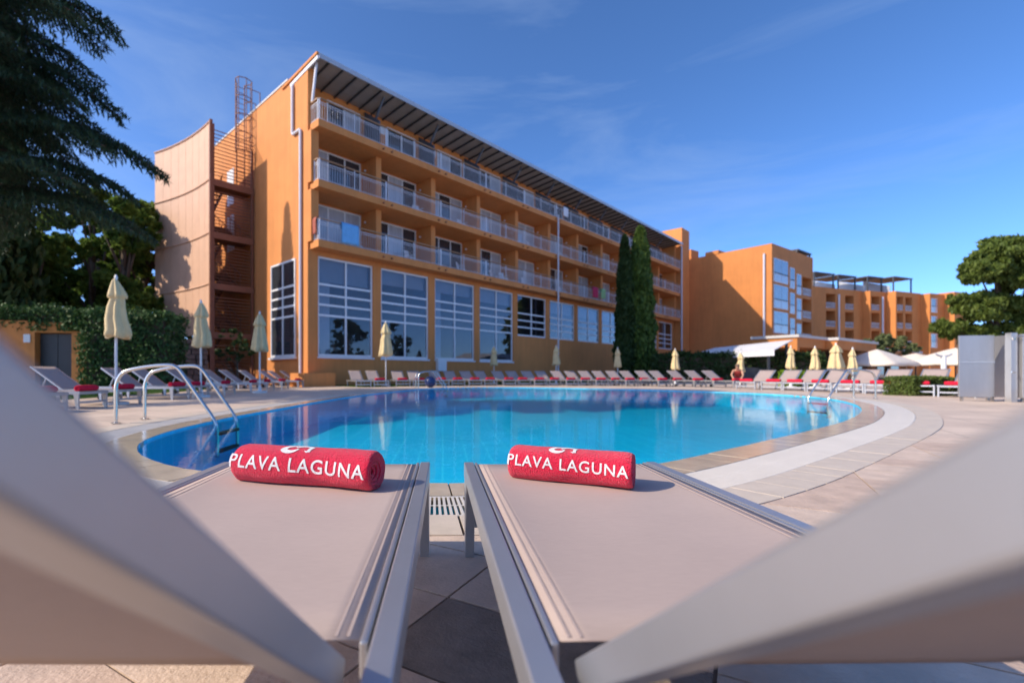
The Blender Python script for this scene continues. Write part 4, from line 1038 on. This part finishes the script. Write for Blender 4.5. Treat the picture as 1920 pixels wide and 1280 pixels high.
def tree(name, loc, label, cat, blobs, leafm, lsize, per, trunk_h, trunk_r, group=None, asp=1.6, up=0.3, seed=1, shell=0.5):
    rg = random.Random(seed); t = empty(name, loc, 0, label, cat, group)
    tr = MB(); tr.tube([(0, 0, 0), (rg.uniform(-.1, .1)*trunk_h*.1, 0, trunk_h*0.5), (0, rg.uniform(-.1, .1), trunk_h)], [trunk_r, trunk_r*0.75, trunk_r*0.45], 10)
    for (c, r, w) in blobs:
        z0 = min(c[2]*0.75, trunk_h*0.95); tr.tube([(0, 0, z0*0.85), (c[0]*0.5, c[1]*0.5, (z0+c[2])/2-0.05*abs(c[2])), c], [trunk_r*0.4, trunk_r*0.25, trunk_r*0.06], 6)
    tr.build('trunk', M['bark'], t, smooth=True)
    m_ = MB()
    for (c, r, w) in blobs:
        # clumps on each bough
        k = max(6, int(w*(14 if leafm != 'pine' else 34)))
        for p in blob_points(c, r, k, rg, 0.35):
            q = rg.uniform(0.16, 0.30)*max(r); leaves(m_, blob_points(p, (q, q, q*0.75), int(per*w/k), rg, 0.15), lsize, asp, up, rg)
    m_.build('crown', M[leafm], t)
    return t
def multi(rg, n_, R0, H0, H1, rr):
    out = []
    for i in range(n_):
        a = rg.uniform(0, 6.283); d = R0*math.sqrt(rg.random()); h = H0+(H1-H0)*rg.random()
        k = 1-0.45*((h-H0)/(H1-H0))
        r = rr*rg.uniform(0.7, 1.2); out.append(((math.cos(a)*d*k, math.sin(a)*d*k, h), (r, r, r*0.75), 1.0))
    return out
rg = random.Random(3)
# broadleaf trees behind the hut
bt = [(-29, 30, 13, 4.2), (-23.5, 33, 12.0, 3.8), (-19.4, 31.5, 12.5, 3.2), (-33, 25, 14, 4.5), (-26, 38, 13.5, 4.2), (-19.0, 38, 11, 3.0), (-24.5, 27.5, 9.5, 3.2), (-30, 22.5, 10.5, 3.4), (-18.4, 28, 11.6, 2.5), (-22.5, 26.5, 9.0, 2.8), (-25, 23.5, 9.5, 3.0), (-21.3, 29.5, 12.5, 3.0)]
for i, (x, y, H, r_) in enumerate(bt):
    lab = ['tall leafy tree behind the ivy hut, widest crown', 'leafy tree behind the ivy hut with sky showing through', 'leafy tree growing right beside the curved screen', 'dark leafy tree beyond the big cedar', 'tall leafy tree at the back of the grove', 'slim leafy tree in the grove behind the curved screen', 'low leafy tree directly behind the ivy on the hut', 'leafy tree left of the hut below the cedar', 'leafy tree between the hut and the curved screen', 'bushy tree rising behind the hut doors', 'bushy tree rising behind the orange side of the hut', 'tall bushy tree filling the gap beside the curved screen'][i]
    tree('broadleaf_tree', (x, y, 0), lab, 'tree', multi(rg, 20, r_, 1.6, H-1, r_*0.5), 'leaf' if i != 3 else 'leaf_dark', 0.25, 1300, H*0.7, 0.28, 'trees behind the hut', seed=20+i)
# the cedar with drooping tiers
def cedar(loc, H, label):
    rg = random.Random(11); t = empty('cedar_tree', loc, 0, label, 'tree')
    MB().tube([(0, 0, 0), (0.1, 0, H*0.4), (0, 0.1, H*0.75), (0, 0, H)], [0.42, 0.32, 0.18, 0.04], 12).build('trunk', M['bark'], t, smooth=True)
    br = MB(); nd = MB(); Z = Vector((0, 0, 1))
    nb = 74
    for i in range(nb):
        z = 5.0+(H-5.4)*(i/nb)**0.95; L = (5.6*(1-(z/H))**0.6+0.6)*rg.uniform(0.75, 1.12); a = i*2.399+rg.uniform(-0.3, 0.3)
        d = Vector((math.cos(a), math.sin(a), 0)); sd = Vector((-d.y, d.x, 0)); pts = []
        for k in range(9):
            f_ = k/8; pts.append(d*L*f_+Z*(z+0.55*L*0.22*math.sin(f_*2.2)-0.30*L*f_**2.2*0.8)+sd*0.15*math.sin(f_*4+i))
        br.tube(pts, [0.075*(1-k/8.6)+0.008 for k in range(9)], 5)
        nt_ = int(L*9)
        for k in range(nt_):
            f_ = 0.15+0.85*(k/nt_); x = f_*8; j = min(int(x), 7); p = pts[j].lerp(pts[j+1], x-j)
            for side in (-1, 1):
                tl = (1.25*(1-f_)**0.6+0.28)*rg.uniform(0.6, 1.1); dd = (sd*side*0.85+d*0.55).normalized()
                q = [p+dd*tl*u-Z*(0.42*tl*u*u)+Z*rg.uniform(-.03, .03) for u in (0, 0.33, 0.66, 1)]
                br.tube(q, [0.012, 0.009, 0.006, 0.003], 3, caps=False)
                m2 = int(tl*20)+2
                for e in range(m2):
                    u = e/m2*3; jj = min(int(u), 2); b0 = q[jj].lerp(q[jj+1], u-jj)
                    for _ in range(2):
                        v = (dd*rg.uniform(-0.1, 0.8)+sd*rg.uniform(-.6, .6)+d*rg.uniform(-.5, .5)+Z*rg.uniform(-1.0, 0.25)).normalized(); ln = rg.uniform(0.10, 0.22)
                        w = v.cross(Z); w = (w.normalized() if w.length > 0.01 else sd)*0.026; o = len(nd.v)
                        nd.v += [tuple(b0-w), tuple(b0+w), tuple(b0+v*ln)]; nd.f.append((o, o+1, o+2))
    br.build('limbs', M['bark'], t); nd.build('crown', M['cedar'], t)
    print('cedar faces', len(nd.f), len(br.f))
cedar((-12.75, 12.6, 0), 15.5, 'big dark cedar with drooping tiers of needles beside the pool')
def cone_tree(name, loc, H, r, label, leafm, n_, lsize, prof=None, seed=5, cat='tree', group=None):
    rg = random.Random(seed); t = empty(name, loc, 0, label, cat, group)
    MB().tube([(0, 0, 0), (0, 0, H*0.9)], [0.16*r, 0.03], 8).build('trunk', M['bark'], t)
    m_ = MB(); pts = []
    while len(pts) < n_:
        f_ = rg.random()**0.8; a = rg.uniform(0, 6.283)
        pr_ = (min(1, 4.5*f_+0.35))*(1-f_)**0.42 if prof is None else prof(f_)
        k = rg.uniform(0.55, 1)*(0.86+0.30*noise.noise(Vector((math.cos(a)*1.6, math.sin(a)*1.6, f_*H*0.9+seed)))+0.16*noise.noise(Vector((math.cos(a)*4, math.sin(a)*4, f_*H*2.4))))
        rr = r*pr_*k; pts.append((math.cos(a)*rr, math.sin(a)*rr, 0.15+f_*(H-0.15)))
    leaves(m_, pts, lsize, 2.2, 1.1, rg); m_.build('crown', M[leafm], t)
cone_tree('cypress', (14.0, 37.2, 0), 11.2, 1.0, 'slimmer darker cypress standing against the hotel front', 'leaf_dark', 16000, 0.16, seed=5, group='cypresses in front of the hotel')
cone_tree('cypress', (15.35, 37.6, 0), 11.95, 1.5, 'fuller bright green cypress standing against the hotel front', 'cypress', 26000, 0.17, seed=8, group='cypresses in front of the hotel')
cone_tree('conifer', (-19.8, 21.6, 0), 17.2, 2.1, 'tall dark conifer hidden behind the cedar', 'leaf_dark', 16000, 0.26, prof=lambda f_: (1-f_)**0.8, seed=9)
# umbrella pine
pb = []
rg = random.Random(31)
for (x, z, r_) in ((-2.6, 9.0, 1.5), (-1.2, 10.3, 1.7), (0.6, 11.4, 1.8), (2.4, 10.6, 2.0), (3.6, 8.8, 2.0), (1.2, 8.8, 2.0), (-1.6, 6.3, 1.7), (0.4, 6.6, 2.0), (2.6, 6.4, 2.1), (-2.8, 4.6, 1.2), (-0.8, 4.2, 1.5), (1.4, 4.2, 1.7), (3.6, 4.4, 1.8), (-2.6, 6.9, 0.9)):
    pb.append(((x*1.15-0.3, rg.uniform(-1.5, 1.5), z), (r_*1.25, r_*1.25, r_*0.85), r_*1.2))
tree('pine_tree', (48.2, 42, 0), 'spreading pine with rounded bright green clumps behind the steel panels', 'tree', pb, 'pine', 0.17, 8200, 8.5, 0.33, asp=2.4, up=0.9, seed=41)
tree('olive_tree', (46.0, 50.0, 0), 'round grey green olive tree behind the white parasols', 'tree', [((x*1.25, y, z*1.2+0.5), (1.3, 1.3, 0.8), 1) for x, y, z in ((-1.3, 0, 2.7), (0, 0.3, 3.1), (1.3, 0, 2.8), (0.5, -0.5, 2.4), (-0.6, -0.4, 2.3), (1.9, 0.2, 2.2), (-1.9, 0, 2.1))], 'olive', 0.13, 2200, 2.3, 0.2, seed=51, asp=2.2)
# trees off to the right, mirrored in the hall windows
for i, (x, y) in enumerate(((46, 14), (52, 21), (40, 5), (58, 9))):
    tree('broadleaf_tree', (x, y, 0), ['leafy tree beyond the shower cabin, first from the pool', 'leafy tree beyond the shower cabin, nearest the wing', 'leafy tree beyond the shower cabin, far from the wing', 'leafy tree beyond the shower cabin, farthest from the pool'][i], 'tree', multi(rg, 10, 3.2, 2.2, 8.5, 1.8), 'leaf_dark', 0.34, 420, 6, 0.25, 'trees beyond the shower cabin', seed=70+i)
# hedges: clipped boxes of leaves
def hedge(name, loc, rz, w, d, h, label, leafm, n_, ls=0.07, seed=1, rough=0.04):
    rg = random.Random(seed); t = empty(name, loc, rz, label, 'hedge')
    MB().box(-w/2+0.12, w/2-0.12, -d/2+0.12, d/2-0.12, 0, h-0.12).build('stems', M['bark'], t)
    pts = []
    for _ in range(n_):
        x, y, z = rg.uniform(-w/2, w/2), rg.uniform(-d/2, d/2), rg.uniform(0.02, h); k = rg.random()
        if k < 0.42: y = (-d/2 if rg.random() < 0.75 else d/2)
        elif k < 0.62: x = rg.choice((-w/2, w/2))
        else: z = h
        j = rough*2*noise.noise(Vector((x*1.3, y*1.3, z*1.3+seed)))
        pts.append((x+rg.gauss(0, rough)+j, y+rg.gauss(0, rough)+j, max(0.02, z+rg.gauss(0, rough)+j)))
    m_ = MB(); leaves(m_, pts, ls, 1.5, 0.5, rg); m_.build('foliage', M[leafm], t)
hedge('hedge', (13.15, 13.35, 0), R(12), 1.5, 0.7, 0.47, 'low clipped green hedge between the sunlit loungers and the shower', 'hedge', 9000, 0.045, 2, 0.02)
hedge('hedge', (20.0, 33.2, 0), R(-14), 10.0, 1.4, 1.85, 'long dark hedge between the cypresses and the awning', 'leaf_dark', 15000, 0.13, 3, 0.10)
hedge('ivy_hedge', (-12.0, 18.9, 0), R(8), 2.9, 1.8, 2.75, 'thick ivy mound growing over the side of the hut', 'ivy', 14000, 0.10, 4, 0.10)
hedge('ivy_hedge', (-14.6, 19.3, 2.2), R(8), 5.6, 2.6, 0.75, 'ivy layer trailing over the roof of the hut', 'ivy', 9000, 0.10, 5, 0.10)
hedge('shrub', (15.9, 21.6, 0), 0, 1.2, 0.7, 0.62, 'bright lime green shrub in front of the pavilion', 'lime', 3000, 0.06, 6, 0.06)
tree('shrub_tree', (-8.75, 20.6, 0), 'small reddish branched shrub tree in front of the escape stair', 'shrub', [((x, y, z), (0.6, 0.5, 0.4), 0.6) for x, y, z in ((-0.6, 0, 1.5), (0.1, 0.1, 2.0), (0.5, 0, 1.6), (0, -0.2, 1.3), (-0.3, 0.1, 2.3))], 'leaf_dark', 0.09, 420, 1.4, 0.07, seed=61)
# lawns
def lawn(name, poly, n_, seed):
    o = MB().prism(poly, -0.02, 0.006).build(name, M['grass_flat'], kind='structure'); rg = random.Random(seed); m_ = MB()
    xs = [p[0] for p in poly]; ys = [p[1] for p in poly]; V = [Vector(p) for p in poly]; c = 0
    while c < n_:
        p = (rg.uniform(min(xs), max(xs)), rg.uniform(min(ys), max(ys)))
        if not inside(p, V): continue
        c += 1; a = rg.uniform(0, 6.28); h = rg.uniform(0.03, 0.08); w = 0.008; q = len(m_.v)
        m_.v += [(p[0]-w*math.cos(a), p[1]-w*math.sin(a), 0.004), (p[0]+w*math.cos(a), p[1]+w*math.sin(a), 0.004), (p[0]+rg.gauss(0, .02), p[1]+rg.gauss(0, .02), h)]; m_.f.append((q, q+1, q+2))
    g = m_.build('grass', M['grass'], kind='stuff'); tag(g, 'short green lawn grass', 'grass')
M['grass_flat'] = mat('lawn_turf', (0.05, 0.10, 0.02), 0.9, 0.3, 4)
lawn('lawn', [(-16.5, 10), (-8.6, 10), (-8.6, 17), (-9.5, 21), (-16.5, 17.5)], 26000, 1)
p_ = [HW(0.7, -2.6), HW(34, -4.5), HW(34, 0.75), HW(0.7, 0.75)]
lawn('front_lawn', [(q[0], q[1]) for q in p_], 26000, 2)

# ------------------------------------------------------------------ person stooping over a lounger
def person(loc, rz):
    root = empty('person', loc, rz, 'person in a red shirt bending forward over the end of a lounger', 'person')
    J = {'pel': (0, 0.12, 0.50), 'spi': (0, 0.02, 0.68), 'che': (0, -0.14, 0.84), 'nec': (0, -0.26, 0.93), 'hed': (0, -0.33, 0.99), 'hd2': (0, -0.36, 1.06),
         'lh': (0.10, 0.12, 0.47), 'lk': (0.17, -0.26, 0.44), 'la': (0.16, -0.22, 0.07), 'lt': (0.17, -0.40, 0.035),
         'rh': (-0.10, 0.12, 0.47), 'rk': (-0.19, -0.24, 0.44), 'ra': (-0.19, -0.16, 0.07), 'rt': (-0.20, -0.34, 0.035),
         'ls': (0.18, -0.19, 0.84), 'le': (0.24, -0.36, 0.62), 'lw': (0.16, -0.52, 0.42), 'lf': (0.13, -0.58, 0.35),
         'rs': (-0.18, -0.19, 0.84), 're': (-0.25, -0.38, 0.63), 'rw': (-0.12, -0.52, 0.40), 'rf': (-0.09, -0.58, 0.33)}
    rad = {'pel': .135, 'spi': .13, 'che': .135, 'nec': .055, 'hed': .085, 'hd2': .09, 'lh': .09, 'lk': .06, 'la': .04, 'lt': .035, 'rh': .09, 'rk': .06, 'ra': .04, 'rt': .035,
           'ls': .06, 'le': .043, 'lw': .03, 'lf': .03, 'rs': .06, 're': .043, 'rw': .03, 'rf': .03}
    E_ = [('pel', 'spi'), ('spi', 'che'), ('che', 'nec'), ('nec', 'hed'), ('hed', 'hd2'), ('pel', 'lh'), ('lh', 'lk'), ('lk', 'la'), ('la', 'lt'), ('pel', 'rh'), ('rh', 'rk'), ('rk', 'ra'), ('ra', 'rt'),
          ('che', 'ls'), ('ls', 'le'), ('le', 'lw'), ('lw', 'lf'), ('che', 'rs'), ('rs', 're'), ('re', 'rw'), ('rw', 'rf')]
    def skin(name, keys, grow, m_, parent):
        ks = [k for k in J if k in keys]; ix = {k: i for i, k in enumerate(ks)}
        me = bpy.data.meshes.new(name); me.from_pydata([J[k] for k in ks], [(ix[a], ix[b_]) for a, b_ in E_ if a in ix and b_ in ix], [])
        o = bpy.data.objects.new(name, me); col.objects.link(o); o.parent = parent
        o.modifiers.new('skin', 'SKIN')
        for i, k in enumerate(ks):
            sv = me.skin_vertices[0].data[i]; sv.radius = (rad[k]*grow, rad[k]*grow); sv.use_root = (i == 0)
        o.modifiers.new('sub', 'SUBSURF').levels = 2; o.modifiers['sub'].render_levels = 2
        me.materials.append(m_); return o
    body = skin('body', set(J), 1.0, M['skin'], root)
    skin('shirt', {'spi', 'che', 'ls', 'rs', 'pel'}, 1.24, M['shirt'], root)
    skin('shorts', {'pel', 'lh', 'rh', 'lk', 'rk'}, 1.18, M['shorts'], root)
    h = MB(); pr = [(math.sin(math.pi*i/10)*0.098, math.cos(math.pi*i/10)*0.105) for i in range(1, 7)]
    h.lathe(pr[::-1], 16, (0, -0.345, 1.065)).build('hair', M['hair'], root, smooth=True)
person((12.55, 20.55, 0), R(-35)); bpy.data.objects['person'].scale = (0.86, 0.86, 0.86)
print('objects', len(bpy.data.objects), 'tris', sum(len(o.data.polygons) for o in bpy.data.objects if o.type == 'MESH'))
